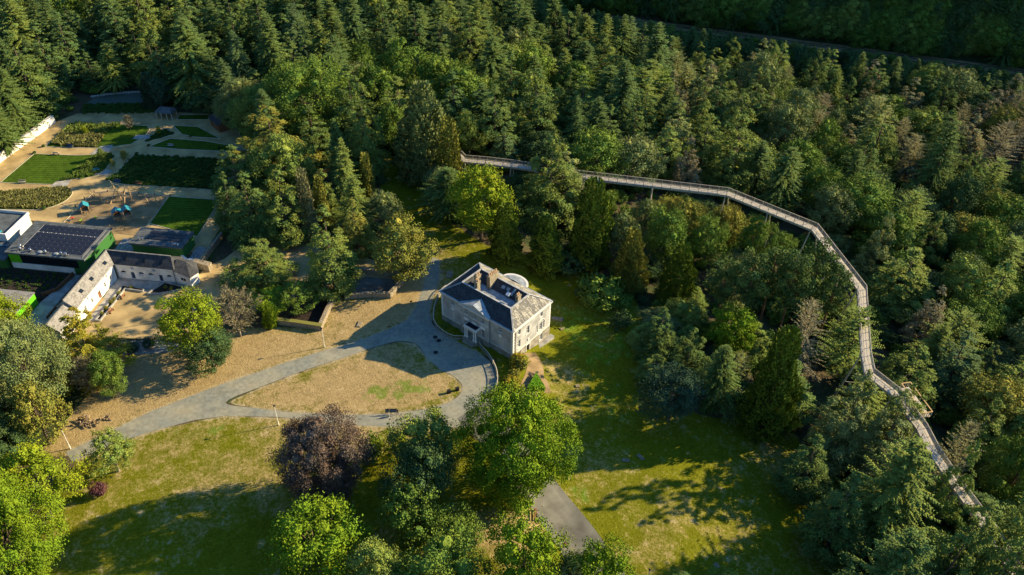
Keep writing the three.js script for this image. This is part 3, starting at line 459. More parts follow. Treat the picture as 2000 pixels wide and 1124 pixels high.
// ---------------------------------------------------------------- buildings: shared pieces
// a wall with real openings, in the plane z = 0 of its own frame, thickness going to -z; its windows and doors are parts of the building
function wallWith(parent, mat, x0, x1, y0, y1, holes, T, pos, ry, name = 'wall', opts = {}) {
  const s = new THREE.Shape([[x0, y0], [x1, y0], [x1, y1], [x0, y1]].map(([a, b]) => new THREE.Vector2(a, b)));
  for (const h of holes) {
    const p = new THREE.Path(); p.moveTo(h.x - h.w / 2, h.y); p.lineTo(h.x - h.w / 2, h.y + h.h); if (h.arch) p.absarc(h.x, h.y + h.h, h.w / 2, Math.PI, 0, true); else p.lineTo(h.x + h.w / 2, h.y + h.h); p.lineTo(h.x + h.w / 2, h.y); p.closePath(); s.holes.push(p);
  }
  const g = new THREE.ExtrudeGeometry(s, { depth: T, bevelEnabled: false, curveSegments: 8 }); g.translate(0, 0, -T);
  const put = (m) => { m.position.set(...pos); m.rotation.y = ry; return m; };
  put(obj(name, [g], mat, parent));
  for (const h of holes) {
    const d = -0.22, f = 0.09, x = h.x, y = h.y, w = h.w, H = h.h, top = h.arch ? H + w / 2 : H;
    if (h.door) {
      const dm = put(obj('door', [slab(x - w / 2, x + w / 2, y, y + H, d - 0.08, d)], h.mat ?? M.woodRed, parent));
      obj('door_panel', [slab(x - w * 0.32, x - w * 0.05, y + 0.25, y + H - 0.25, d, d + 0.03), slab(x + w * 0.05, x + w * 0.32, y + 0.25, y + H - 0.25, d, d + 0.03)], h.mat ?? M.woodRed, dm);
      continue;
    }
    if (h.blind) { put(obj('blind_window', [slab(x - w / 2, x + w / 2, y, y + H, d - 0.06, d + 0.08), slab(x - 0.03, x + 0.03, y, y + H, d + 0.08, d + 0.11), slab(x - w / 2, x + w / 2, y + H / 2 - 0.03, y + H / 2 + 0.03, d + 0.08, d + 0.11)], M.blind, parent)); continue; }
    const F = [slab(x - w / 2, x - w / 2 + f, y, y + H, d - 0.06, d), slab(x + w / 2 - f, x + w / 2, y, y + H, d - 0.06, d), slab(x - w / 2 + f, x + w / 2 - f, y, y + f, d - 0.06, d), slab(x - w / 2 + f, x + w / 2 - f, y + H - f, y + H, d - 0.06, d)];
    const nv = h.bars ?? 1, nh = h.rows ?? 2;
    for (let k = 1; k <= nv; k++) F.push(slab(x - w / 2 + w * k / (nv + 1) - 0.025, x - w / 2 + w * k / (nv + 1) + 0.025, y + f, y + H - f, d - 0.05, d - 0.01));
    for (let k = 1; k < nh; k++) F.push(slab(x - w / 2 + f, x + w / 2 - f, y + H * k / nh - (nh / 2 === k ? 0.05 : 0.025), y + H * k / nh + (nh / 2 === k ? 0.05 : 0.025), d - 0.052, d - 0.012));
    const wm = put(obj('window', F, h.frame ?? M.paintWhite, parent));
    const gs = new THREE.Shape(); gs.moveTo(x - w / 2 - 0.02, y - 0.02); gs.lineTo(x + w / 2 + 0.02, y - 0.02); gs.lineTo(x + w / 2 + 0.02, y + H); if (h.arch) gs.absarc(x, y + H, w / 2 + 0.02, 0, Math.PI, false); gs.lineTo(x - w / 2 - 0.02, y + H); gs.closePath();
    const pg = new THREE.ExtrudeGeometry(gs, { depth: 0.02, bevelEnabled: false }); pg.translate(0, 0, d - 0.10); obj('pane', [pg], M.glass, wm);
    if (!opts.noSill) obj('sill', [slab(x - w / 2 - 0.1, x + w / 2 + 0.1, y - 0.14, y - 0.001, -0.2, 0.09)], M.trim, wm);
  }
}

// ---------------------------------------------------------------- the big house
{
  const W = 21.3, D = 13.35, E = 8.2, turn = Math.atan2(-HU.z, HU.x);
  const o = thing('country_house', 'pale Georgian country house with pediment, porch and hipped slate roof', 'house', [HA.x, 0, HA.z], turn);
  const ug = (x) => ({ x, y: 5.9, w: 1.0, h: 1.25, bars: 2, rows: 2 });
  const side = [3.55, 17.65];
  // front: wings left and right of the breakfront, then the breakfront
  wallWith(o, M.render, 0, 6.2, -1.2, E, [ug(3.55), { x: 3.55, y: 1.65, w: 1.15, h: 2.4, blind: 1 }, { x: 3.55, y: -0.25, w: 1.0, h: 0.9, bars: 1, rows: 2 }], 0.5, [0, 0, 0], 0);
  wallWith(o, M.render, 14.6, W, -1.2, E, [ug(17.65), { x: 17.65, y: 1.65, w: 1.15, h: 2.4, blind: 1 }, { x: 17.65, y: -0.25, w: 1.0, h: 0.9, bars: 1, rows: 2 }], 0.5, [0, 0, 0], 0);
  wallWith(o, M.render, 6.2, 14.6, -1.2, E, [ug(7.95), ug(10.4), ug(12.85), { x: 7.95, y: 1.7, w: 1.1, h: 2.3, bars: 2, rows: 4 }, { x: 12.85, y: 1.7, w: 1.1, h: 2.3, bars: 2, rows: 4 }, { x: 10.4, y: 0.9, w: 1.5, h: 2.7, door: 1, mat: M.dark }], 0.85, [0, 0, 0.35], 0);
  // right side
  const rw = (z, y, w, h, bars = 2, rows = 2, ex = {}) => ({ x: -z, y, w, h, bars, rows, ...ex });
  wallWith(o, M.render, 0.5, D - 0.5, -3.4, E, [rw(-2.05, 5.85, 1.05, 1.45), rw(-2.07, 2.1, 1.15, 2.1, 2, 4), rw(-2.2, -0.85, 1.05, 1.5), rw(-5.15, 4.1, 1.15, 2.2, 2, 4), { x: 5.36, y: -1.3, w: 1.1, h: 1.95, door: 1, mat: M.dark }, rw(-9.9, 5.9, 1.05, 1.3), rw(-9.85, 1.95, 1.25, 2.2, 2, 4), rw(-8.75, 2.0, 0.4, 2.0, 0, 4), rw(-10.95, 2.0, 0.4, 2.0, 0, 4), rw(-10.1, -1.3, 1.1, 1.9, 2, 4)], 0.5, [W, 0, 0], Math.PI / 2);
  // left and back
  wallWith(o, M.render, -D + 0.5, -0.5, -1.4, E, [rw(3.2, 5.9, 1, 1.25), rw(6.6, 5.9, 1, 1.25), rw(10, 5.9, 1, 1.25), rw(3.2, 1.7, 1.1, 2.3, 2, 4), rw(10, 1.7, 1.1, 2.3, 2, 4)], 0.5, [0, 0, 0], -Math.PI / 2);
  wallWith(o, M.render, -W, 0, -3.4, E, [[-3, 5.9], [-6, 5.9], [-15.5, 5.9], [-18.4, 5.9], [-3, 1.7], [-18.4, 1.7]].map(([x, y]) => ({ x, y, w: 1.05, h: y > 5 ? 1.25 : 2.3, bars: 2, rows: y > 5 ? 2 : 4 })), 0.5, [0, 0, -D], Math.PI);
  obj('plinth', [slab(-0.06, 6.14, -1.2, 1.25, 0, 0.06), slab(14.66, W + 0.06, -1.2, 1.25, 0, 0.06), slab(6.14, 14.66, -1.2, 1.25, 0.35, 0.41)], M.plinth, o);
  for (const a of [[6.15, 14.65, 5.62, 5.76, 0.351, 0.43], [W, W + 0.08, 1.1, 1.28, -D + 0.1, -0.05], [-0.06, 6.14, 1.25, 1.36, 0, 0.09], [14.66, W + 0.05, 1.25, 1.36, 0, 0.09]]) obj('string_course', [slab(...a)], M.trim, o);
  obj('side_plinth', [slab(W, W + 0.05, -3.4, -1.3, -D, -0.02), slab(W, W + 0.05, -1.3, 1.1, -4.7, -2.75), slab(W, W + 0.05, -1.3, 1.1, -9.45, -6.0), slab(W, W + 0.05, -1.3, 1.1, -D, -10.8)], M.plinth, o);
  // quoins up the corners, alternating long and short
  for (const [cx, cz, sx, sz] of [[0, 0, 1, -1], [W, 0, -1, -1], [W, -D, -1, 1]]) for (let k = 0; k < 16; k++) { const y = 1.4 + k * 0.42, l = k % 2 ? 0.55 : 0.32, m = k % 2 ? 0.32 : 0.55; obj('quoin', [slab(Math.min(cx - sx * 0.035, cx + sx * l), Math.max(cx - sx * 0.035, cx + sx * l), y, y + 0.38, Math.min(cz - sz * 0.035, cz + sz * m), Math.max(cz - sz * 0.035, cz + sz * m))], M.trim, o); }
  for (const x of side) { const g = new THREE.CylinderGeometry(0.42, 0.42, 0.08, 20); g.rotateX(Math.PI / 2); g.translate(x, 4.82, 0.03); obj('roundel', [g], M.paintWhite, o); }
  for (const x of [7.95, 10.4, 12.85]) obj('plaque', [slab(x - 0.65, x + 0.65, 4.15, 4.85, 0.34, 0.42)], M.paintWhite, o);
  { const g = new THREE.TorusGeometry(1.5, 0.09, 6, 24, Math.PI); g.rotateY(Math.PI / 2); g.translate(W + 0.02, 3.6, -9.85); obj('arch_moulding', [g, slab(W, W + 0.07, 1.9, 3.6, -8.42, -8.3), slab(W, W + 0.07, 1.9, 3.6, -11.4, -11.28)], M.trim, o); }
  { const g = new THREE.SphereGeometry(0.3, 10, 8); g.scale(0.6, 1, 1); g.translate(W + 0.05, 2.3, -5.36); obj('wall_lantern', [g, slab(W, W + 0.2, 2.0, 2.08, -5.45, -5.27)], M.trim, o); }
  obj('downpipe', [cyl(0.07, 0.07, 9, W + 0.12, -0.8, -0.75, 8)], M.iron, o); obj('downpipe', [cyl(0.07, 0.07, 9, 14.75, -0.8, 0.14, 8)], M.lead, o); obj('downpipe', [cyl(0.07, 0.07, 9, 6.05, -0.8, 0.14, 8)], M.lead, o);
  obj('door_surround', [slab(W, W + 0.1, -1.3, 0.8, -4.78, -4.62), slab(W, W + 0.1, -1.3, 0.8, -6.1, -5.94), slab(W, W + 0.14, 0.8, 1.05, -6.15, -4.57)], M.trim, o);
  // cornice and parapet gutter
  obj('cornice', [slab(-0.32, W + 0.32, E - 0.28, E, 0, 0.34), slab(-0.32, W + 0.32, E - 0.28, E, -D - 0.34, -D), slab(-0.34, 0, E - 0.28, E, -D, 0), slab(W, W + 0.34, E - 0.28, E, -D, 0), slab(6.0, 14.8, E - 0.281, E - 0.001, 0.34, 0.68)], M.trim, o);
  obj('gutter', [slab(-0.36, 6.0, E, E + 0.12, -0.42, 0.38), slab(14.8, W + 0.36, E, E + 0.12, -0.42, 0.38), slab(-0.38, 0.42, E, E + 0.121, -D + 0.42, -0.42), slab(-0.36, W + 0.36, E, E + 0.12, -D - 0.38, -D + 0.42)], M.lead, o);
  obj('gutter', [slab(W - 0.42, W + 0.38, E, E + 0.121, -D + 0.42, -0.42)], M.trim, o);
  // ring of slate slopes round a sunken lead valley
  const x0 = -0.1, x1 = W + 0.1, z0 = 0.1, z1 = -D - 0.1, ye = E + 0.1, yr = E + 2.5, a0 = 3.72, a1 = W - 3.4, b0 = -3.3, b1 = -9.7, c0 = 6.0, c1 = W - 5.2, d0 = -5.4, d1 = -7.3, yf = E + 0.7;
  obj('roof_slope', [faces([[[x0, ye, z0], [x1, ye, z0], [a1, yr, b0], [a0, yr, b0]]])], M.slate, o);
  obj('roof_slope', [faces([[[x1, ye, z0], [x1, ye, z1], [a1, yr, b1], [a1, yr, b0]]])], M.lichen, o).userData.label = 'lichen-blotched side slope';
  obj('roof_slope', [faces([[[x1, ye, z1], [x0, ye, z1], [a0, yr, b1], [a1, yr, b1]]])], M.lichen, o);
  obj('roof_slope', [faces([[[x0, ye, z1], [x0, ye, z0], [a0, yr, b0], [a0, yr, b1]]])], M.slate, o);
  obj('inner_slope', [faces([[[a0, yr, b0], [a1, yr, b0], [c1, yf, d0], [c0, yf, d0]], [[a1, yr, b1], [a0, yr, b1], [c0, yf, d1], [c1, yf, d1]], [[a1, yr, b0], [a1, yr, b1], [c1, yf, d1], [c1, yf, d0]], [[a0, yr, b1], [a0, yr, b0], [c0, yf, d0], [c0, yf, d1]]])], M.slate, o);
  obj('lead_valley', [slab(c0 - 0.1, c1 + 0.1, yf - 0.1, yf + 0.06, d1 - 0.1, d0 + 0.1), ...[8.4, 10.6, 12.8].map((x) => slab(x, x + 0.12, yf + 0.06, yf + 0.12, d1, d0))], M.lead, o);
  const cap = (a, b, w, m) => obj('ridge_capping', [beam(V3(...a), V3(...b), w, 0.16)], m, o), yc = yr + 0.04;
  cap([a0, yc, b0], [a1, yc, b0], 0.42, M.leadPale); cap([a0, yc, b1], [a1, yc, b1], 0.42, M.leadPale); cap([a1, yc, b0], [a1, yc, b1], 0.4, M.leadPale); cap([a0, yc, b0], [a0, yc, b1], 0.4, M.leadPale);
  cap([x0, ye, z0], [a0, yc, b0], 0.3, M.lead); cap([x1, ye, z0], [a1, yc, b0], 0.3, M.leadPale); cap([x1, ye, z1], [a1, yc, b1], 0.3, M.leadPale); cap([x0, ye, z1], [a0, yc, b1], 0.3, M.leadPale);
  // pediment over the breakfront
  const pw0 = 5.95, pw1 = 14.85, pa = E + 1.75, pz = 0.72, back = -2.2;
  obj('pediment', [faces([[[6.2, E, 0.35], [14.6, E, 0.35], [10.4, pa - 0.2, 0.35]]])], M.render, o);
  obj('pediment_cornice', [beam(V3(pw0, E + 0.1, 0.5), V3(10.4, pa, 0.5), 0.45, 0.24), beam(V3(10.4, pa + 0.001, 0.5), V3(pw1, E + 0.1, 0.5), 0.45, 0.24)], M.trim, o);
  obj('pediment_roof', [faces([[[pw0, E + 0.24, pz], [10.4, pa + 0.14, pz], [10.4, pa + 0.14, back], [pw0, E + 0.24, 0.0]], [[10.4, pa + 0.14, pz], [pw1, E + 0.24, pz], [pw1, E + 0.24, 0.0], [10.4, pa + 0.14, back]]])], M.lead, o);
  // porch with paired columns
  const ph = obj('porch', [slab(8.55, 12.25, 3.75, 4.15, 0.36, 2.05), slab(8.7, 12.1, 4.15, 4.28, 0.36, 1.9)], M.trim, o);
  obj('porch_roof', [slab(8.85, 11.95, 4.28, 4.31, 0.5, 1.75)], M.dark, ph);
  obj('porch_floor', [slab(8.4, 12.4, -0.4, 0.88, 0.42, 2.2), slab(8.9, 11.9, -0.4, 0.58, 2.2, 2.6), slab(8.9, 11.9, -0.4, 0.29, 2.6, 3.0)], M.plinth, ph);
  for (const x of [8.8, 9.4, 11.4, 12.0]) obj('column', [cyl(0.17, 0.145, 2.6, x, 1.0, 1.8, 14), slab(x - 0.22, x + 0.22, 0.88, 1.0, 1.58, 2.02), slab(x - 0.21, x + 0.21, 3.6, 3.75, 1.59, 2.01)], M.paintWhite, ph);
  // curved bow behind, with a pale lead roof
  { const R = 3.35, cx = 10.6, arc = []; for (let k = 0; k <= 20; k++) { const a = Math.PI + Math.PI * k / 20; arc.push([cx + R * Math.cos(a), -D + R * Math.sin(a) * 0.75]); }
    const wallF = [], roofF = []; for (let k = 0; k < 20; k++) { const [ax, az] = arc[k], [bx, bz] = arc[k + 1]; wallF.push([[ax, -3.4, az], [ax, E - 0.1, az], [bx, E - 0.1, bz], [bx, -3.4, bz]]); roofF.push([[cx, E + 0.5, -D], [cx + (bx - cx) * 1.05, E + 0.02, -D + (bz + D) * 1.05], [cx + (ax - cx) * 1.05, E + 0.02, -D + (az + D) * 1.05]]); }
    obj('bow_wall', [faces(wallF)], M.render, o); obj('bow_roof', [faces(roofF)], M.lead, o);
    const rim = []; for (let k = 0; k < 20; k++) rim.push(beam(V3(arc[k][0], E - 0.02, arc[k][1]), V3(arc[k + 1][0], E - 0.02, arc[k + 1][1]), 0.5, 0.2)); obj('bow_cornice', rim, M.trim, o); }
  // chimneys
  const chimney = (x, z, w, d, y0, h, pots) => { const c = obj('chimney', [slab(x - w / 2, x + w / 2, y0, y0 + h, z - d / 2, z + d / 2)], M.brickStack, o); obj('chimney_cap', [slab(x - w / 2 - 0.1, x + w / 2 + 0.1, y0 + h, y0 + h + 0.22, z - d / 2 - 0.1, z + d / 2 + 0.1)], M.brickStack, c); for (const [a, b] of pots) obj('chimney_pot', [cyl(0.19, 0.15, 0.62, x + a, y0 + h + 0.22, z + b, 8)], M.pot, c); };
  chimney(7.4, -4.1, 1.0, 1.0, E + 1.2, 2.9, [[-0.2, 0], [0.25, 0]]); chimney(6.4, -5.4, 0.9, 1.3, E + 1.0, 3.6, [[0, -0.35], [0, 0.35]]);
  chimney(8.3, -8.4, 0.95, 3.0, E + 0.4, 3.7, [[0, -1.2], [0, -0.6], [0, 0], [0, 0.6], [0, 1.2]]); chimney(17.2, -6.6, 0.8, 1.1, E + 1.2, 2.5, [[0, -0.2], [0, 0.3]]);
  obj('roof_hatch', [box(0.9, 0.5, 0.9, 13.6, E + 1.55, -7.6, 0, 0.4)], M.paintWhite, o); obj('roof_duct', [box(0.5, 0.4, 1.8, 14.3, E + 1.9, -8.5, 0, 0.6)], M.lead, o);
  for (const [x, z] of [[11.3, -8.6], [12.6, -8.8]]) obj('rooflight', [box(0.9, 0.08, 0.8, x, E + 1.78, z, 0, Math.atan2(1.8, 2.4))], M.lead, o);
  obj('roof_patch', [box(1.0, 0.06, 0.75, W - 2.45, E + 1.78, -5.3, 0, 0, -Math.atan2(2.4, 3.5))], std([0.30, 0.10, 0.05], 0.9), o);
  obj('roof_patch', [box(2.6, 0.04, 0.9, W - 1.35, E + 1.0, -5.3, 0, 0, -Math.atan2(2.4, 3.5))], M.leadPale, o);
  // paved strip at the foot of the side and rear
  obj('drain_kerb', [slab(W + 0.06, W + 1.1, -3.2, -2.0, -D - 0.6, -7.0)], M.concrete, o);
}
// railings round the sunken area
{
  const line = (P, label, m) => { const o = thing('railing', label, 'railing', [0, 0, 0]); const c = new THREE.CatmullRomCurve3(P.map(([a, b]) => { const p = atY(a, b, 0.9); return V3(p.x, 0, p.z); }), false, 'centripetal'), n = Math.ceil(c.getLength() / 1.3), pts = many(n + 1, (i) => { const p = c.getPointAt(i / n); p.y = ground(p.x, p.z); return p; });
    const up = (p, y) => V3(p.x, p.y + y, p.z), top = [], mid = []; for (let i = 0; i < n; i++) { top.push(beam(up(pts[i], 1.0), up(pts[i + 1], 1.0), 0.16, 0.08)); mid.push(beam(up(pts[i], 0.12), up(pts[i + 1], 0.12), 0.3, 0.24)); for (let k = 1; k < 9; k++) mid.push(bar(up(pts[i].clone().lerp(pts[i + 1], k / 9), 0.2), up(pts[i].clone().lerp(pts[i + 1], k / 9), 0.98), 0.015, 0.015, 3)); }
    obj('top_rail', top, m, o); obj('base_and_bars', mid, M.plinth, o); for (const p of pts) obj('post', [bar(p, up(p, 1.1), 0.045, 0.045, 5)], M.iron, o); };
  line([[890, 551], [868, 560], [857, 574], [848, 598], [847, 622], [858, 640], [885, 656], [908, 655]], 'pale curved railing sweeping from the drive to the porch of the house', M.copingPale);
  line([[935, 668], [950, 685], [962, 703], [970, 722], [972, 742], [966, 766]], 'curved railing between the drive and the shrubs by the house corner', M.copingPale);
}

// ---------------------------------------------------------------- stable range and visitor buildings, in one site frame
const S0 = atY(220.6, 514.8, 4.3), E1 = V3(0.9922, 0, 0.1244), E2 = V3(-0.1244, 0, 0.9922), SITE = Math.atan2(-E1.z, E1.x);
const S = (x, z, y = 0) => V3(S0.x + E1.x * x + E2.x * z, y, S0.z + E1.z * x + E2.z * z), SA = (x, z, y = 0) => S(x, z, y).toArray(), Sxz = (P) => P.map(([x, z]) => { const p = S(x, z); return [p.x, p.z]; });
{
  const o = thing('stable_range', 'white L-shaped stable range with grey slate roofs round the gravel court', 'building', SA(0, 0), SITE);
  const dr = (x) => ({ x, y: 0.05, w: 0.95, h: 2.0, door: 1, mat: M.jeans }), lun = (x) => ({ x, y: 1.35, w: 1.5, h: 0.25, arch: 1, bars: 1, rows: 1 }), sm = (x) => ({ x, y: 2.95, w: 0.75, h: 0.85, bars: 1, rows: 2 });
  wallWith(o, M.white, 0, 15.2, 0, 4.3, [lun(1.9), dr(4.2), lun(6.5), lun(9.0), dr(11.4), lun(13.7), sm(4.5), sm(10.0)], 0.4, [0, 0, 0], 0);
  wallWith(o, M.white, -15.2, 4.8, 0, 4.3, [{ x: -3, y: 1.2, w: 0.9, h: 1.2 }, { x: -8, y: 1.2, w: 0.9, h: 1.2 }], 0.4, [0, 0, -4.8], Math.PI);
  wallWith(o, M.white, -16.9, -0.4, 0, 4.3, [{ x: -2.6, y: 1.2, w: 0.8, h: 1.3 }, { x: -5.4, y: 1.2, w: 0.8, h: 1.3 }, { x: -8.2, y: 0.05, w: 1.1, h: 2.1, door: 1, mat: M.woodRed }, { x: -11.3, y: 1.2, w: 0.8, h: 1.3 }, { x: -14.2, y: 1.2, w: 0.8, h: 1.3 }, { x: -4, y: 3.0, w: 0.7, h: 0.8 }, { x: -12.5, y: 3.0, w: 0.7, h: 0.8 }], 0.4, [0, 0, 0], Math.PI / 2);
  obj('rear_wall', [slab(-4.8, -4.4, 0, 4.3, -4.4, 16.9), slab(-4.4, -0.4, 0, 4.3, 16.5, 16.9), slab(14.8, 15.2, 0, 4.3, -4.4, -0.4)], M.white, o);
  obj('lower_wing', [slab(-4.75, -0.1, 0, 3.5, 16.9, 24.0)], M.white, o);
  obj('lower_wing_roof', [faces([[[0.25, 3.45, 16.95], [0.25, 3.45, 24.3], [-2.45, 5.35, 24.3], [-2.45, 5.35, 16.95]], [[-2.45, 5.35, 16.95], [-2.45, 5.35, 24.3], [-5.1, 3.45, 24.3], [-5.1, 3.45, 16.95]], [[0.25, 3.45, 24.3], [-5.1, 3.45, 24.3], [-2.45, 5.35, 24.3]]])], M.slateGrey, o);
  const y0 = 4.25, y1 = 6.35;
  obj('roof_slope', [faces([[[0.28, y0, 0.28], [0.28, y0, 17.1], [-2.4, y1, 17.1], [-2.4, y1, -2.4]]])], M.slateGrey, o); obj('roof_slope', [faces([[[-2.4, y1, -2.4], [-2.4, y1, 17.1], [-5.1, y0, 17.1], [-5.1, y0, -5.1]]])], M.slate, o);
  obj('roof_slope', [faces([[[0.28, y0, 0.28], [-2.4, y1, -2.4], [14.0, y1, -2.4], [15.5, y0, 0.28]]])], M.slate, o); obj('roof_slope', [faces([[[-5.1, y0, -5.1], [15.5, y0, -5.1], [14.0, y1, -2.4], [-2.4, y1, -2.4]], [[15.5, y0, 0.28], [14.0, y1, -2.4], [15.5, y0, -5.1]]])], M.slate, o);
  obj('gable', [faces([[[0, 4.3, 16.88], [-4.8, 4.3, 16.88], [-2.4, 6.2, 16.88]]])], M.white, o);
  obj('ridge_tiles', [beam(V3(-2.4, y1 + 0.03, -2.4), V3(-2.4, y1 + 0.03, 17.1), 0.3, 0.12), beam(V3(-2.4, y1 + 0.03, -2.4), V3(14, y1 + 0.03, -2.4), 0.3, 0.12), beam(V3(-2.45, 5.38, 17.0), V3(-2.45, 5.38, 24.3), 0.3, 0.12)], M.slateGrey, o);
  const th = Math.atan2(2.1, 2.68), light = (x, z, ew) => { const y = 5.35; const l = obj('rooflight', [ew ? box(0.85, 0.1, 1.1, x, y, z, 0, 0, -th) : box(0.85, 0.1, 1.1, x, y, z, 0, th)], M.iron, o); obj('pane', [ew ? box(0.65, 0.1, 0.9, x + 0.04, y + 0.05, z, 0, 0, -th) : box(0.65, 0.1, 0.9, x, y + 0.05, z + 0.04, 0, th)], M.glass, l); };
  for (const z of [1.4, 7.6, 12.2]) light(-1.1, z, true); for (const x of [2.8, 7.6, 12]) light(x, -1.1, false);
  // canted end bay
  obj('end_bay', [faces([[[15.2, 0, 0], [19.6, 0, 1.0], [19.6, 3.1, 1.0], [15.2, 3.9, 0]], [[19.6, 0, 1.0], [20.6, 0, -1.2], [20.6, 3.1, -1.2], [19.6, 3.1, 1.0]], [[20.6, 0, -1.2], [18.5, 0, -4.8], [18.5, 3.1, -4.8], [20.6, 3.1, -1.2]], [[18.5, 0, -4.8], [15.2, 0, -4.8], [15.2, 3.9, -4.8], [18.5, 3.1, -4.8]]])], M.white, o);
  obj('end_bay_roof', [faces([[[15.25, 3.9, 0.3], [19.8, 3.05, 1.25], [17.6, 5.1, -2.4], [15.25, 5.6, -2.4]], [[19.8, 3.05, 1.25], [20.95, 3.05, -1.2], [17.6, 5.1, -2.4]], [[20.95, 3.05, -1.2], [18.6, 3.05, -5.0], [17.6, 5.1, -2.4]], [[18.6, 3.05, -5.0], [15.25, 3.9, -5.0], [15.25, 5.6, -2.4], [17.6, 5.1, -2.4]]])], M.slate, o);
  const w = obj('window', [box(1.5, 0.95, 0.06, 17.6, 1.9, 0.58, -Math.atan2(1, 4.4))], M.paintWhite, o); obj('pane', [box(0.62, 0.8, 0.06, 17.25, 1.9, 0.52, -Math.atan2(1, 4.4)), box(0.62, 0.8, 0.06, 17.95, 1.9, 0.68, -Math.atan2(1, 4.4))], M.glass, w);
  obj('downpipe', [cyl(0.05, 0.05, 4, 15.1, 0.1, 0.08, 6)], M.iron, o); obj('downpipe', [cyl(0.05, 0.05, 4, 0.35, 0.1, 0.25, 6)], M.iron, o);
}
// terrace, kerbed beds in the court
sheet('terrace_paving', Sxz([[0.05, 0.05], [12.2, 0.05], [9.0, 4.6], [4.6, 4.4], [4.6, 3.0], [2.8, 3.0], [2.8, 16], [0.9, 16], [0.05, 3]]), 0.03, M.paving, 'pale paved terrace along the stable walls');
{
  const bed = (name, P, label) => { const o = thing(name, label, 'flower bed'); obj('soil', [sheetGeo(Sxz(P), 0.16)], M.soil, o); edging(Sxz(P), 0.3, 0.45, 0, M.concrete, o, 'bed_wall'); return o; };
  bed('raised_bed', [[2.9, 3.1], [8.6, 3.5], [8.6, 4.5], [4.0, 4.2], [4.0, 16], [2.9, 16]], 'L-shaped dark planting bed edged by a low white wall in the court');
  const arc = [[12.3, 0.4]]; for (let k = 0; k <= 8; k++) { const t = k / 8; arc.push([lerp(18.6, 10.2, t), lerp(1.6, 5.2, Math.sin(t * Math.PI / 2))]); } bed('raised_bed', arc, 'curved dark planting bed with white kerb below the canted bay');
  const r = rng(77); for (const [x, z] of [[3.4, 6], [3.4, 8.2], [3.4, 9.6], [3.4, 12], [3.4, 13.8], [5.4, 3.7], [13.5, 2.5], [15, 2.6]]) plant('border_shrub', 'shrub', Math.floor(r() * 4), 'olive', 'bark', S(x, z, 0.1), 0.8 + 0.5 * r(), 0.45, r() * 6, 'small olive shrub growing in a dark kerbed bed of the court', 'shrub', 'small shrubs in the court beds');
  tag(obj('sand_strip', [sheetGeo(Sxz([[0.1, 8], [0.9, 8], [0.9, 20], [0.1, 20]]), 0.035)], M.gravel), 'sandy strip at the foot of the sunlit stable wing', 'ground', null, 'structure');
}
function bench(pos, turn, label, m, L = 1.8, group) { const o = thing('bench', label, 'bench', pos, turn, group); obj('seat', [slab(-L / 2, L / 2, 0.4, 0.47, -0.25, 0.25)], m, o); obj('backrest', [slab(-L / 2, L / 2, 0.6, 0.95, -0.32, -0.26)], m, o); for (const x of [-L / 2 + 0.15, L / 2 - 0.15]) obj('leg', [slab(x - 0.05, x + 0.05, 0, 0.4, -0.25, 0.25), slab(x - 0.04, x + 0.04, 0.4, 0.93, -0.31, -0.25)], M.iron, o); return o; }
bench(SA(4.9, 7.2), SITE - Math.PI / 2, 'red-brown bench beside the corner of the L-shaped court bed', M.woodRed, 1.6); bench(SA(4.9, 12.5), SITE + Math.PI / 2, 'red-brown bench near the end of the L-shaped court bed', M.woodRed, 1.6);

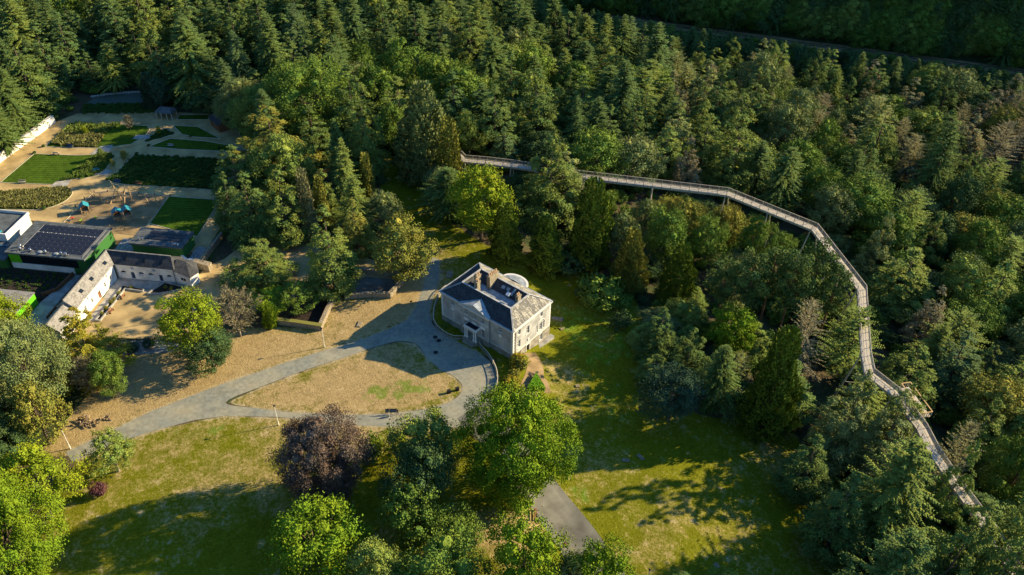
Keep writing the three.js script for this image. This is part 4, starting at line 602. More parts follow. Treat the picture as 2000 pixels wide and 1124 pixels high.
// pavilion with solar panels
function pavilion(name, label, x0, x1, z0, z1, y0, y1, opts) {
  const o = thing(name, label, 'building', SA(0, 0), SITE);
  obj('wall', [slab(x0 + 0.35, x1 - 0.35, y0, y1 - 0.45, z0 + 0.35, z1 - 0.6)], opts.wall, o);
  obj('roof', [slab(x0, x1, y1 - 0.45, y1, z0, z1)], M.zinc, o);
  const seam = []; for (let z = z0 + 0.8; z < z1 - 0.3; z += 0.8) seam.push(slab(x0 + 0.02, x1 - 0.02, y1, y1 + 0.03, z - 0.02, z + 0.02)); obj('roof_seams', seam, M.zinc, o);
  return o;
}
{
  const o = pavilion('solar_pavilion', 'flat-roofed visitor pavilion covered in black solar panels with dark glazed front', -27.8, -7, -13.2, 0.6, 0, 5.0, { wall: M.greenDark });
  const r = rng(5), cols = 10, rows = 7; let x0 = -24.2, z0 = -11.6; const w = 1.44, d = 1.34;
  for (let j = 0; j < rows; j++) for (let i = 0; i < cols; i++) { const x = x0 + i * (w + 0.17), z = z0 + j * (d + 0.17) + (j > 1 ? 0.2 : 0); obj('solar_panel', [box(w, 0.05, d, x + w / 2, 5.16, z + d / 2, 0, 0.03)], M.pv, o); }
  obj('panel_bed', [slab(x0 - 0.15, x0 + cols * (w + 0.17), 5.035, 5.07, z0 - 0.15, z0 + rows * (d + 0.17) + 0.2)], M.pvRail, o);
  for (let i = 0; i < 14; i++) obj('clamp_block', [slab(x0 + i * 1.15, x0 + i * 1.15 + 0.11, 5.04, 5.2, z0 + 2 * (d + 0.17) + 0.02, z0 + 2 * (d + 0.17) + 0.12)], M.paintWhite, o);
  obj('cable_tray', [slab(x0 - 0.5, x0 - 0.35, 5.03, 5.12, z0, 0.0), slab(x0 + cols * (w + 0.17) + 0.2, x0 + cols * (w + 0.17) + 0.35, 5.03, 5.12, z0, 0.0)], M.pvRail, o);
  for (const [x, z] of [[-24.4, -0.9], [-21.6, -0.7], [-17.6, -0.6], [-13.4, -0.5], [-12.2, -0.4], [-25.0, -2.0]]) { const v = obj('roof_vent', [cyl(0.16, 0.16, 0.6, x, 5.0, z, 10), cyl(0.3, 0.3, 0.22, x, 5.6, z, 12)], M.steel, o); obj('vent_elbow', [bar(V3(x, 5.3, z), V3(x + 0.8, 5.35, z + 0.1), 0.14, 0.14, 8)], M.steel, v); }
  for (const [x, z] of [[-19.3, -0.75], [-15.0, -0.6]]) { const g = new THREE.SphereGeometry(0.6, 12, 6, 0, 6.3, 0, 1.3); g.scale(1.3, 0.5, 0.9); g.translate(x, 5.0, z); obj('roof_dome', [g], M.lead, o); }
  obj('retaining_wall', [slab(-27.4, -11, 0, 1.6, 0.02, 0.2)], M.white, o);
  for (let k = 0; k < 11; k++) { const x = -24.4 + k * 1.35; const f = obj('window', [slab(x, x + 0.09, 1.7, 4.5, 0.0, 0.12)], M.iron, o); obj('pane', [slab(x + 0.09, x + 1.35, 1.7, 4.5, 0.02, 0.06)], M.glass, f); }
  obj('green_panel', [slab(-27.45, -24.5, 1.62, 4.5, 0.01, 0.1)], M.green, o); obj('green_panel', [slab(-7.36, -7.28, 0.1, 4.5, -12.6, -0.1)], M.greenDark, o);
}
{
  const o = pavilion('annex_pavilion', 'small dark green flat-roofed annex beside the playground lawn', -0.8, 13.3, -16, -8.8, 0, 4.0, { wall: M.greenDark });
  for (let j = 0; j < 3; j++) for (let i = 0; i < 6; i++) obj('solar_panel', [box(1.5, 0.05, 1.0, 3.6 + i * 1.58, 4.14, -14.2 + j * 1.25, 0, 0.03)], M.pv, o);
  for (const [x, z] of [[1.2, -10.6], [2.2, -10.6], [11.3, -9.6], [12.1, -9.5]]) obj('roof_vent', [cyl(0.14, 0.14, 0.5, x, 4, z, 8), cyl(0.26, 0.26, 0.18, x, 4.5, z, 10)], M.steel, o);
}
{
  const o = thing('lime_walled_building', 'low grey-roofed building with a bright lime green end wall', 'building', SA(0, 0), SITE);
  obj('wall', [slab(-30, -13.7, 0, 3.0, 12.2, 20.4)], M.concrete, o); obj('lime_wall', [slab(-13.7, -13.55, 0, 3.1, 12.2, 20.4), slab(-20, -13.7, 0, 3.1, 20.4, 20.5)], M.green, o); obj('roof', [slab(-30.2, -13.4, 3.1, 3.3, 12.0, 20.7)], M.slateGrey, o);
}
{
  const o = thing('white_walled_building', 'flat-roofed building with tall bare white parapet walls behind the meadow bed', 'building', SA(0, 0), SITE);
  obj('wall', [slab(-48, -31.9, 0, 4.5, -16.1, -6.2)], M.white, o); obj('parapet', [slab(-48, -31.7, 4.5, 5.2, -16.3, -16.0), slab(-32.0, -31.7, 4.5, 5.2, -16.0, -6.4), slab(-48, -31.7, 4.5, 5.2, -6.4, -6.1)], M.white, o); obj('roof', [slab(-47.9, -32, 4.5, 4.54, -15.9, -6.5)], M.zinc, o);
  obj('rooflight', [slab(-36, -34, 4.54, 4.9, -8, -7)], M.teal, o); obj('link_roof', [slab(-48, -28.2, 2.6, 2.9, -6.0, 1.2)], M.zinc, o); obj('link_wall', [slab(-47.8, -28.3, 0, 2.6, -5.9, 0.9)], M.greenDark, o); obj('link_rooflight', [slab(-33.4, -30.4, 2.9, 3.1, -4.6, -4.0)], M.signBlue, o);
}
sheet('sunken_court', Sxz([[-30, 0.7], [-9.6, 0.7], [-9.6, 11.9], [-30, 11.9]]), 0.03, M.soil, 'dark planted court between the pavilions'); sheet('lane_paving', Sxz([[-11.4, 0.7], [-5.0, 0.7], [-5.0, 26], [-13.3, 26], [-13.3, 12]]), 0.04, M.concrete, 'grey paved lane behind the stable wing');
{ const o = thing('lane_wall', 'dark brown timber-clad wall beside the lane behind the stables', 'wall', SA(0, 0), SITE); obj('cladding', [slab(-7.6, -7.3, 0, 1.6, 1.0, 18)], M.soil, o); obj('coping', [slab(-7.65, -7.25, 1.6, 1.7, 1.0, 18)], M.cedar, o); }
{ const o = thing('timber_ramp_wall', 'red-brown timber wall stepping down beside the dark planted court', 'wall', SA(0, 0), SITE); obj('cladding', [beam(V3(-10.8, 0.7, 1.2), V3(-11.6, 0.4, 7.0), 0.3, 1.3), beam(V3(-11.6, 0.4, 7.001), V3(-14.2, 0.3, 9.5), 0.3, 1.1)], M.cedar, o); }
{ const o = thing('boardwalk', 'striped grey boardwalk between the two pavilions', 'boardwalk', SA(0, 0), SITE); for (let k = 0; k < 9; k++) obj('plank', [slab(-6.5 + k * 0.62, -6.5 + k * 0.62 + 0.48, 0.03, 0.1, -15.5, -5.4)], k % 2 ? M.concrete : M.lead, o); for (let k = 0; k < 5; k++) obj('plank', [slab(13.8 + k * 0.5, 13.8 + k * 0.5 + 0.4, 0.03, 0.1, -15, -5.2)], k % 2 ? M.concrete : M.lead, o); }

// ---------------------------------------------------------------- walled garden
sheet('garden_path', toXZ([[-60, 360], [0, 317], [60, 272], [104, 240], [150, 222], [200, 219], [310, 219], [420, 222], [455, 240], [482, 262], [492, 300], [470, 330], [445, 395], [440, 430], [395, 500], [366, 490], [300, 470], [225, 470], [215, 446], [70, 432], [0, 421], [-60, 418]]), 0.016, M.gravel, 'sandy gravel paths of the walled garden');
const T_lawn = tex(512, 512, (u, v) => { const n = 0.72 + 0.3 * vnoise(u * 60, v * 60, 4, 60) + 0.25 * (fbm(u * 8, v * 8, 6, 4, 8) - 0.5) + 0.06 * Math.sign(Math.sin(v * Math.PI * 20)); return [n * 0.98, n, n * 0.9]; });
const lawnM = std([0.078, 0.138, 0.014], 1, { map: rep(T_lawn, 0.09), bumpMap: rep(T_bump, 1), bumpScale: 0.03 }), roughGrass = std([0.115, 0.150, 0.022], 1, { map: rep(T_patch, 0.15), bumpMap: rep(T_bump, 1), bumpScale: 0.08 });
function tuftGeo(seed, n, H, R) { const r = rng(seed), L = new Leaves(seed); for (let i = 0; i < n; i++) { const a = r() * 6.283, rr = R * Math.sqrt(r()), up = 0.5 + 0.5 * r(), ox = Math.cos(a) * (0.3 + 0.5 * r()), oz = Math.sin(a) * (0.3 + 0.5 * r()), l = 1 / Math.hypot(ox, 1, oz), ux = ox * l, uy = l, uz = oz * l; const j = unit(r); let d = j[0] * ux + j[1] * uy + j[2] * uz, nx = j[0] - d * ux, ny = j[1] - d * uy, nz = j[2] - d * uz; const m = 1 / (Math.hypot(nx, ny, nz) || 1); L.dir(Math.cos(a) * rr, H * up * 0.5, Math.sin(a) * rr, nx * m, ny * m, nz * m, ux, uy, uz, H * up * (0.7 + 0.5 * r()), 0.4, vary(r, 0.6, 0.4)); } return L.build(); }
const tuft = tuftGeo(31, 46, 0.8, 0.55), tuftLow = tuftGeo(32, 40, 0.4, 0.5);
function scatter(name, P, step, geo, mat, label, seed, s0 = 0.7, s1 = 1.4, test) {
  const r = rng(seed), xs = P.map((p) => p[0]), zs = P.map((p) => p[1]), L = [], m = new THREE.Matrix4(), q = new THREE.Quaternion(), Y = V3(0, 1, 0);
  for (let x = Math.min(...xs); x < Math.max(...xs); x += step) for (let z = Math.min(...zs); z < Math.max(...zs); z += step) { const a = x + (r() - 0.5) * step * 1.2, b = z + (r() - 0.5) * step * 1.2, s = s0 + (s1 - s0) * r() * r(); if (!inPoly(a, b, P) || (test && !test(a, b))) continue; L.push([a, b, s, r() * 6.28]); }
  const o = new THREE.InstancedMesh(geo, mat, L.length); o.name = numbered(name); o.castShadow = o.receiveShadow = true;
  L.forEach(([a, b, s, t], i) => { m.compose(V3(a, ground(a, b), b), q.setFromAxisAngle(Y, t), V3(s, s, s)); o.setMatrixAt(i, m); });
  scene.add(o); return tag(o, label, 'planting', null, 'stuff');
}
function bedOf(name, P, mat, label, kerb = true) { const Q = smoothLoop(toXZ(P), 3), o = tag(obj(name, [sheetGeo(Q, 0.05)], mat), label, name.includes('lawn') ? 'lawn' : 'bed', null, 'structure'); if (kerb) edging(Q, 0.16, 0.12, 0, M.kerb, o); return Q; }
const sharp = (P) => P.flatMap((p, i) => { const q = P[(i + 1) % P.length]; return [p, [lerp(p[0], q[0], 0.03), lerp(p[1], q[1], 0.03)], [lerp(p[0], q[0], 0.97), lerp(p[1], q[1], 0.97)]]; });
bedOf('garden_lawn', sharp([[88, 287], [134, 245], [160, 241], [250, 244], [286, 246], [292, 253], [282, 266], [256, 282], [200, 290]]), lawnM, 'bright green garden lawn around four wild planting clumps');
for (const [P, s] of [[[[100, 283], [120, 262], [160, 262], [155, 285]], 1], [[[122, 260], [138, 243], [180, 243], [170, 261]], 2], [[[155, 286], [165, 264], [200, 266], [190, 287]], 3], [[[175, 261], [183, 245], [232, 244], [205, 262]], 4]]) scatter('wild_planting', toXZ(P), 0.62, tuft, s % 2 ? LM.herb : LM.oakPale, ['tall wild planting clump beside the cross path', 'tall wild planting clump near the white wall', 'tall wild planting clump by the lawn slab', 'tall wild planting clump along the back path'][s - 1], 40 + s, 0.9, 2.0);
bedOf('garden_lawn', sharp([[0, 357], [66, 301], [150, 304], [190, 302], [214, 298], [223, 306], [206, 331], [190, 343], [165, 349], [138, 350], [103, 361]]), lawnM, 'striped mown lawn sloping by the garden cross path');
scatter('lawn_planting', toXZ([[122, 352], [150, 333], [185, 303], [214, 299], [222, 307], [204, 331], [188, 342], [160, 349]]), 0.7, tuft, LM.herbGreen, 'loose green border planting along the striped lawn', 51);
bedOf('meadow_bed', [[-40, 380], [0, 374], [40, 372], [100, 367], [128, 366], [141, 376], [130, 391], [100, 405], [70, 410], [30, 410], [-40, 406]], roughGrass, 'meadow bed of tall olive planting near the white building'); scatter('meadow_planting', toXZ([[-40, 381], [0, 375], [100, 368], [128, 367], [139, 376], [128, 390], [100, 403], [70, 408], [-40, 405]]), 0.6, tuft, LM.herb, 'tall olive meadow plants in the curved bed', 52, 0.8, 1.5);
bedOf('garden_bed', sharp([[208, 351], [226, 340], [242, 322], [262, 302], [300, 304], [456, 312], [440, 373], [330, 366], [242, 361], [218, 356]]), roughGrass, 'large dark green bed beside the tall garden trees'); scatter('bed_planting', toXZ([[210, 350], [228, 340], [244, 322], [264, 303], [300, 305], [455, 313], [438, 372], [330, 365], [242, 360]]), 0.85, tuft, LM.herbDark, 'dense dark green planting filling the large garden bed', 53, 0.7, 1.3);
bedOf('garden_lawn', sharp([[290, 287], [332, 271], [400, 276], [446, 284], [466, 295], [440, 296], [350, 292]]), lawnM, 'pointed green lawn between the forking garden paths');
bedOf('garden_lawn', sharp([[337, 245], [386, 248], [430, 271], [380, 268], [355, 263]]), lawnM, 'small kite-shaped lawn near the timber shed');
bedOf('garden_lawn', sharp([[345, 234], [350, 225], [406, 224], [407, 234]]), lawnM, 'narrow lawn strip between summerhouse and shed');
bedOf('garden_bed', sharp([[280, 279], [300, 262], [322, 251], [341, 262], [312, 271]]), roughGrass, 'small triangular bed at the path fork'); scatter('bed_planting', toXZ([[282, 278], [301, 263], [322, 252], [339, 262], [312, 270]]), 0.8, tuft, LM.herbDark, 'dark low plants in the small triangular bed', 54);
bedOf('garden_lawn', sharp([[292, 437], [329, 384], [430, 391], [385, 463]]), lawnM, 'square lawn between the playground and the annex');
bedOf('garden_lawn', sharp([[462, 250], [490, 270], [498, 300], [480, 290]]), lawnM, 'lawn corner behind the timber shed');
sheet('grass_verge', toXZ([[391, 512], [440, 428], [452, 420], [455, 440], [405, 512]]), 0.04, lawnM, 'dark grass verge below the stone garden wall');
scatter('bed_planting', toXZ([[160, 222], [165, 206], [310, 203], [312, 221]]), 0.8, tuft, LM.herbDark, 'dark tall planting behind the summerhouse path', 55, 0.9, 1.7);
for (const [P, l] of [[[[258, 272], [265, 264], [298, 264], [290, 272]], 'white paved slabs at the lawn tip'], [[[176, 300], [196, 286], [220, 283], [214, 296], [180, 303]], 'grey paved slabs on the cross path'], [[[94, 369], [108, 355], [140, 351], [128, 366]], 'grey paved slabs by the striped lawn corner'], [[[180, 341], [205, 331], [222, 334], [206, 343]], 'pale paved slabs between two garden beds'], [[[460, 292], [466, 285], [482, 285], [478, 296]], 'pale paved slabs at the garden corner']]) sheet('paving', toXZ(P), 0.062, M.paving, l);
sheet('bank', toXZ([[165, 205], [182, 192], [240, 183], [295, 182], [312, 203]]), 0.03, std([0.12, 0.15, 0.12], 1), 'grey-green bank at the back of the garden');
{ const r = rng(3); for (let k = 0; k < 20; k++) { const p = atY(180 + k * 6, 190 - 9 * Math.sin(k / 19 * Math.PI * 0.6), 0), g = new THREE.IcosahedronGeometry(0.55, 1), q = g.attributes.position; for (let i = 0; i < q.count; i++) { const k2 = 0.8 + 0.4 * hash2(Math.round(q.getX(i) * 50), Math.round(q.getY(i) * 50), k); q.setXYZ(i, q.getX(i) * k2 * 1.2, q.getY(i) * k2 * 0.7, q.getZ(i) * k2); } g.translate(0, 0.25, 0); const o = obj('boulder', [g], M.concrete); o.position.set(p.x, ground(p.x, p.z), p.z); o.rotation.y = r() * 6; tag(o, 'pale boulder in the row along the top of the garden bank', 'boulder', 'boulders along the garden bank'); } }
// walls
function wallAlong(name, label, P, w, h, mat, cop, y = 0) { const o = thing(name, label, 'wall'); const pts = P.map(([a, b]) => { const p = atY(a, b, y); p.y = ground(p.x, p.z); return p; }), A = [], B = []; for (let i = 0; i + 1 < pts.length; i++) { const a = pts[i].clone(), b = pts[i + 1].clone(), e = b.clone().sub(a).setY(0).normalize().multiplyScalar(w / 2 - 0.002 * (i % 2)); a.sub(e); b.add(e); A.push(beam(V3(a.x, a.y + h / 2 - 0.2, a.z), V3(b.x, b.y + h / 2 - 0.2, b.z), w - 0.004 * (i % 2), h + 0.4)); B.push(beam(V3(a.x, a.y + h + 0.05 + 0.003 * (i % 2), a.z), V3(b.x, b.y + h + 0.05 + 0.003 * (i % 2), b.z), w + 0.14, 0.1)); } obj('masonry', A, mat, o); obj('coping', B, cop, o); return o; }
wallAlong('garden_wall', 'long white-topped garden wall below the dark firs', [[-70, 362], [0, 316], [40, 287], [75, 262], [104, 240]], 0.9, 2.4, M.white, M.white);
wallAlong('garden_wall', 'pale low wall behind the cedar shed', [[452, 240], [478, 250]], 0.5, 1.6, M.concrete, M.concrete); wallAlong('garden_wall', 'rubble stone wall dividing the garden verge from the gravel court', [[434, 466], [414, 492], [392, 520]], 0.6, 1.8, M.stone, M.stone);
wallAlong('garden_wall', 'ruined rubble stone wall stub beside the canted stable bay', [[385, 522], [408, 528]], 1.4, 2.0, M.stone, M.stone); wallAlong('garden_wall', 'low white curved wall at the annex corner', [[356, 506], [366, 514], [388, 516]], 0.35, 1.2, M.white, M.white);
wallAlong('field_wall', 'low stone wall with grassy top along the dry field', [[531, 631], [580, 637], [626, 644]], 0.9, 1.4, M.stone, std([0.20, 0.19, 0.05], 1)); wallAlong('field_wall', 'low stone wall running up from the field corner to the gap', [[626, 644], [640, 612], [656, 583]], 0.8, 1.4, M.stone, M.stone);
wallAlong('field_wall', 'low stone wall along the sunken yard above the field', [[676, 584], [720, 580], [762, 581]], 0.7, 1.3, M.stone, M.stone); wallAlong('field_wall', 'stone wall climbing beside the yard towards the drive', [[762, 581], [780, 562], [794, 545]], 0.8, 1.4, M.stone, M.stone); wallAlong('field_wall', 'stone back wall of the shaded yard', [[690, 533], [740, 537], [786, 543]], 0.6, 1.5, M.stone, M.stone);
sheet('yard', toXZ([[684, 538], [786, 547], [762, 578], [680, 582]]), 0.03, M.asphalt, 'shaded dark yard enclosed by stone walls'); sheet('dug_plot', toXZ([[600, 600], [655, 585], [626, 640], [545, 628]]), 0.03, M.soil, 'dark dug plot inside the field walls'); sheet('service_paving', toXZ([[232, 668], [300, 664], [350, 672], [345, 688], [240, 694]]), 0.03, M.concrete, 'shaded concrete area below the court');
scatter('court_planting', Sxz([[-29, 1.4], [-12, 1.4], [-14, 11], [-29, 11]]), 1.1, tuft, LM.herbDark, 'sparse dark plants in the court between the pavilions', 58, 0.4, 1.0);
// summerhouse and shed
{ const p = atY(326, 229, 0), o = thing('summerhouse', 'open timber summerhouse with grey hipped roof on the garden path', 'summerhouse', [p.x, 0, p.z], SITE);
  for (const [x, z] of [[-2.6, 1.6], [-0.9, 1.6], [0.9, 1.6], [2.6, 1.6], [-2.6, -1.6], [2.6, -1.6]]) obj('post', [slab(x - 0.13, x + 0.13, 0, 2.4, z - 0.13, z + 0.13)], M.woodGrey, o);
  obj('roof', [faces([[[-3, 2.4, 2], [3, 2.4, 2], [1.6, 3.7, 0], [-1.6, 3.7, 0]], [[3, 2.4, 2], [3, 2.4, -2], [1.6, 3.7, 0]], [[3, 2.4, -2], [-3, 2.4, -2], [-1.6, 3.7, 0], [1.6, 3.7, 0]], [[-3, 2.4, -2], [-3, 2.4, 2], [-1.6, 3.7, 0]]]), slab(-3, 3, 2.28, 2.39, -2, 2)], M.zinc, o); obj('braces', [bar(V3(-2.6, 1.7, 1.6), V3(-1.9, 2.35, 1.6), 0.07), bar(V3(2.6, 1.7, 1.6), V3(1.9, 2.35, 1.6), 0.07)], M.woodGrey, o); }
{ const p = atY(432, 248, 0), o = thing('garden_shed', 'red-brown cedar garden shed with dark pitched roof', 'shed', [p.x, 0, p.z], SITE - 0.75);
  obj('wall', [slab(-3.2, 3.2, 0, 2.5, -2, 2)], M.cedar, o); obj('gable', [faces([[[3.2, 2.5, 2], [3.2, 2.5, -2], [3.2, 3.7, 0]], [[-3.2, 2.5, 2], [-3.2, 2.5, -2], [-3.2, 3.7, 0]]])], M.cedar, o);
  obj('roof_slope', [faces([[[-3.5, 2.4, 2.25], [3.5, 2.4, 2.25], [3.5, 3.8, 0], [-3.5, 3.8, 0]]])], M.slate, o); obj('roof_slope', [faces([[[3.5, 2.4, -2.25], [-3.5, 2.4, -2.25], [-3.5, 3.8, 0], [3.5, 3.8, 0]]])], M.slate, o);
  const d = obj('door', [slab(-0.9, 0.9, 0, 2.0, 2.0, 2.06)], M.woodRed, o); obj('door_handle', [slab(0.05, 0.1, 0.95, 1.1, 2.06, 2.12)], M.iron, d); for (let k = 0; k < 10; k++) obj('board_batten', [slab(-3.1 + k * 0.66, -3.04 + k * 0.66, 0, 2.45, 1.98, 2.03)], M.woodRed, o); }
// benches, bins, saplings in the garden
for (const [a, b, t, l, m] of [[136, 288, 0, 'dark blue bench at the path edge of the wild planting', M.blue], [110, 302, 3.1, 'grey bench backing onto the striped lawn', M.woodGrey], [43, 358, 0.2, 'grey bench at the low edge of the striped lawn', M.woodGrey], [229, 357, 0, 'dark blue bench in front of the large dark bed', M.blue], [270, 361, 0, 'red-brown bench in front of the large dark bed', M.woodRed], [333, 287, 0, 'pale bench on the pointed lawn', M.concrete], [188, 335, 0.4, 'teal bench on the pale slabs', M.teal]]) { const p = atY(a, b, 0); bench([p.x, 0.05, p.z], SITE + t, l, m, 1.9); }
for (const [a, b, h, l, lf, k] of [[255, 254, 5, 'thin brown-leaved sapling on the bright lawn', 'twig', 'bare'], [311, 263, 3, 'small yellow-green sapling in the triangular bed', 'lime', 'airy'], [245, 316, 4, 'young sapling at the corner of the large dark bed', 'olive', 'airy'], [200, 312, 4, 'young green sapling in the striped lawn border', 'herbGreen', 'airy'], [175, 330, 3, 'small sapling low on the striped lawn border', 'herbGreen', 'airy'], [222, 328, 3, 'small pale sapling on the path edge', 'olive', 'airy'], [167, 262, 3, 'bright pale green shrub in the middle of the wild planting', 'lime', 'shrub']]) plant('sapling', kind2(k), 0, lf, 'bark', atY(a, b, 0.02), h, h * 0.28, a, l, 'sapling');
function kind2(k) { return k; }
{ const r = rng(9), P = [[85, 287], [67, 300], [161, 347], [267, 302], [210, 352], [372, 267], [290, 286], [428, 291], [86, 409]]; P.forEach(([a, b], i) => plant('box_ball', 'shrub', i, 'herbDark', 'bark', atY(a, b, 0), 0.9, 0.5, i, 'small round dark shrub at the corner of a garden bed', 'shrub', 'round shrubs at garden bed corners')); }
// playground
sheet('play_surface', toXZ([[122, 437], [178, 380], [185, 377], [212, 372], [330, 383], [268, 462], [215, 455]]), 0.03, M.gravelBrown, 'brown bark play surface'); edging(toXZ([[122, 437], [150, 409], [178, 380], [186, 376], [212, 373], [330, 383], [290, 440], [268, 462]]), 0.14, 0.1, 0.02, M.kerb, null, "play_kerb", false).userData = { label: "pale kerb line round the play surface", category: "kerb", kind: "structure" };
{ const c = atY(197, 433, 0), P = many(24, (i) => [c.x + 4.2 * Math.cos(i / 24 * 6.283), c.z + 2.6 * Math.sin(i / 24 * 6.283)]); sheet('rubber_mat', P, 0.045, M.rubber, 'oval grey rubber mat in the playground'); }
function playhouse(px, py, label, legs, roofs) { const p = atY(px, py, 0), o = thing('playhouse', label, 'playhouse', [p.x, 0, p.z], SITE + 0.6);
  for (const [x, z] of [[-0.9, -0.8], [0.9, -0.8], [-0.9, 0.8], [0.9, 0.8]]) obj('leg', [bar(V3(x * 1.15, 0, z * 1.15), V3(x, legs + 1.5, z), 0.1, 0.08, 6)], M.wood, o);
  obj('platform', [slab(-1.0, 1.0, legs, legs + 0.12, -0.9, 0.9)], M.wood, o); obj('side_boards', [slab(-1.0, 1.0, legs + 0.12, legs + 0.9, -0.92, -0.86), slab(-1.0, -0.94, legs + 0.12, legs + 0.9, -0.86, 0.86), slab(0.94, 1.0, legs + 0.12, legs + 0.9, -0.86, 0.86)], M.woodRed, o);
  for (const s of roofs) { const y = legs + 1.35; obj('roof_panel', [faces([[[s * 1.25, y, -1.1], [s * 1.25, y, 1.1], [0, y + 1.0, 1.1], [0, y + 1.0, -1.1]]]), faces([[[s * 1.25, y - 0.06, -1.1], [s * 1.25, y - 0.06, 1.1], [0, y + 0.94, 1.1], [0, y + 0.94, -1.1]]])], M.teal, o); }
  obj('ladder', [bar(V3(-0.3, 0, 2.0), V3(-0.3, legs, 0.9), 0.05), bar(V3(0.3, 0, 2.0), V3(0.3, legs, 0.9), 0.05), ...[0.3, 0.55, 0.8].map((t) => bar(V3(-0.3, legs * t, 2 - 1.1 * t), V3(0.3, legs * t, 2 - 1.1 * t), 0.04))], M.wood, o); return o; }
playhouse(167, 414, 'timber playhouse with teal pitched roof standing apart by the kerb', 0.6, [-1, 1]); playhouse(231, 428, 'low timber play tower with one teal roof panel', 1.0, [-1, 1]); playhouse(252, 430, 'tall timber play tower with teal roof', 1.9, [-1, 1]);
{ const o = thing('climbing_frame', 'sprawling climbing frame of leaning timber poles and ropes', 'climbing frame'); const A = (a, b, y) => atY(a, b, 0).setY(y);
  for (const [a, b, y0, c, d, y1] of [[182, 386, 0, 178, 392, 3.2], [199, 396, 0, 200, 398, 3.6], [207, 396, 0, 214, 404, 2.4], [239, 393, 0, 226, 388, 5.5], [257, 391, 0, 258, 391, 4.2], [243, 398, 0, 249, 384, 3.8], [309, 402, 0, 306, 402, 3.6], [291, 400, 0, 287, 398, 2.6], [225, 395, 0, 240, 392, 4.6], [215, 399, 0, 230, 388, 3.0], [186, 388, 0, 186, 388, 2.2]]) obj('pole', [bar(A(a, b, y0), A(c, d, y1), 0.14, 0.1, 7)], M.woodPale, o);
  for (const [a, b, y0, c, d, y1] of [[178, 392, 3.1, 200, 398, 3.4], [200, 398, 3.0, 226, 388, 4.0], [226, 388, 5.0, 258, 391, 4.0], [240, 392, 2.2, 258, 391, 1.4], [258, 391, 3.0, 249, 384, 3.0], [200, 398, 1.6, 240, 392, 2.0], [287, 398, 2.4, 306, 402, 3.2]]) obj('rope', [bar(A(a, b, y0), A(c, d, y1), 0.06, 0.06, 5)], M.woodGrey, o); }
{ const r = rng(21), P = [[184, 377], [210, 375], [165, 389], [147, 405], [133, 421], [241, 377], [271, 379], [302, 382], [333, 384], [243, 450], [215, 446]]; let first; for (const [a, b] of P) { const p = atY(a, b, 0); if (!first) { first = thing('bollard', 'short dark bollard on the edge of the playground', 'bollard', [p.x, 0, p.z], 0, 'bollards round the playground'); obj('post', [cyl(0.13, 0.12, 0.9, 0, 0, 0, 8)], M.iron, first); obj('cap', [cyl(0.14, 0.05, 0.1, 0, 0.9, 0, 8)], M.woodGrey, first); } else copy(first, [p.x, 0, p.z], 0); } }
for (const [a, b, m, l] of [[142, 429, M.red, 'small red spring rider on the play surface'], [158, 434, M.lime, 'small lime green spring rider on the play surface'], [187, 428, M.lime, 'pale green play toy on the rubber mat'], [135, 435, M.blue, 'dark blue play toy near the kerb']]) { const p = atY(a, b, 0), o = thing('spring_rider', l, 'play toy', [p.x, 0.04, p.z], a); obj('spring', [cyl(0.1, 0.1, 0.4, 0, 0, 0, 8)], M.iron, o); const s = new THREE.CapsuleGeometry(0.16, 0.6, 3, 8); s.rotateZ(Math.PI / 2); s.translate(0, 0.55, 0); obj('body', [s, slab(0.25, 0.4, 0.5, 0.95, -0.06, 0.06)], m, o); obj('handle', [bar(V3(0.3, 0.85, -0.25), V3(0.3, 0.85, 0.25), 0.03)], M.iron, o); }

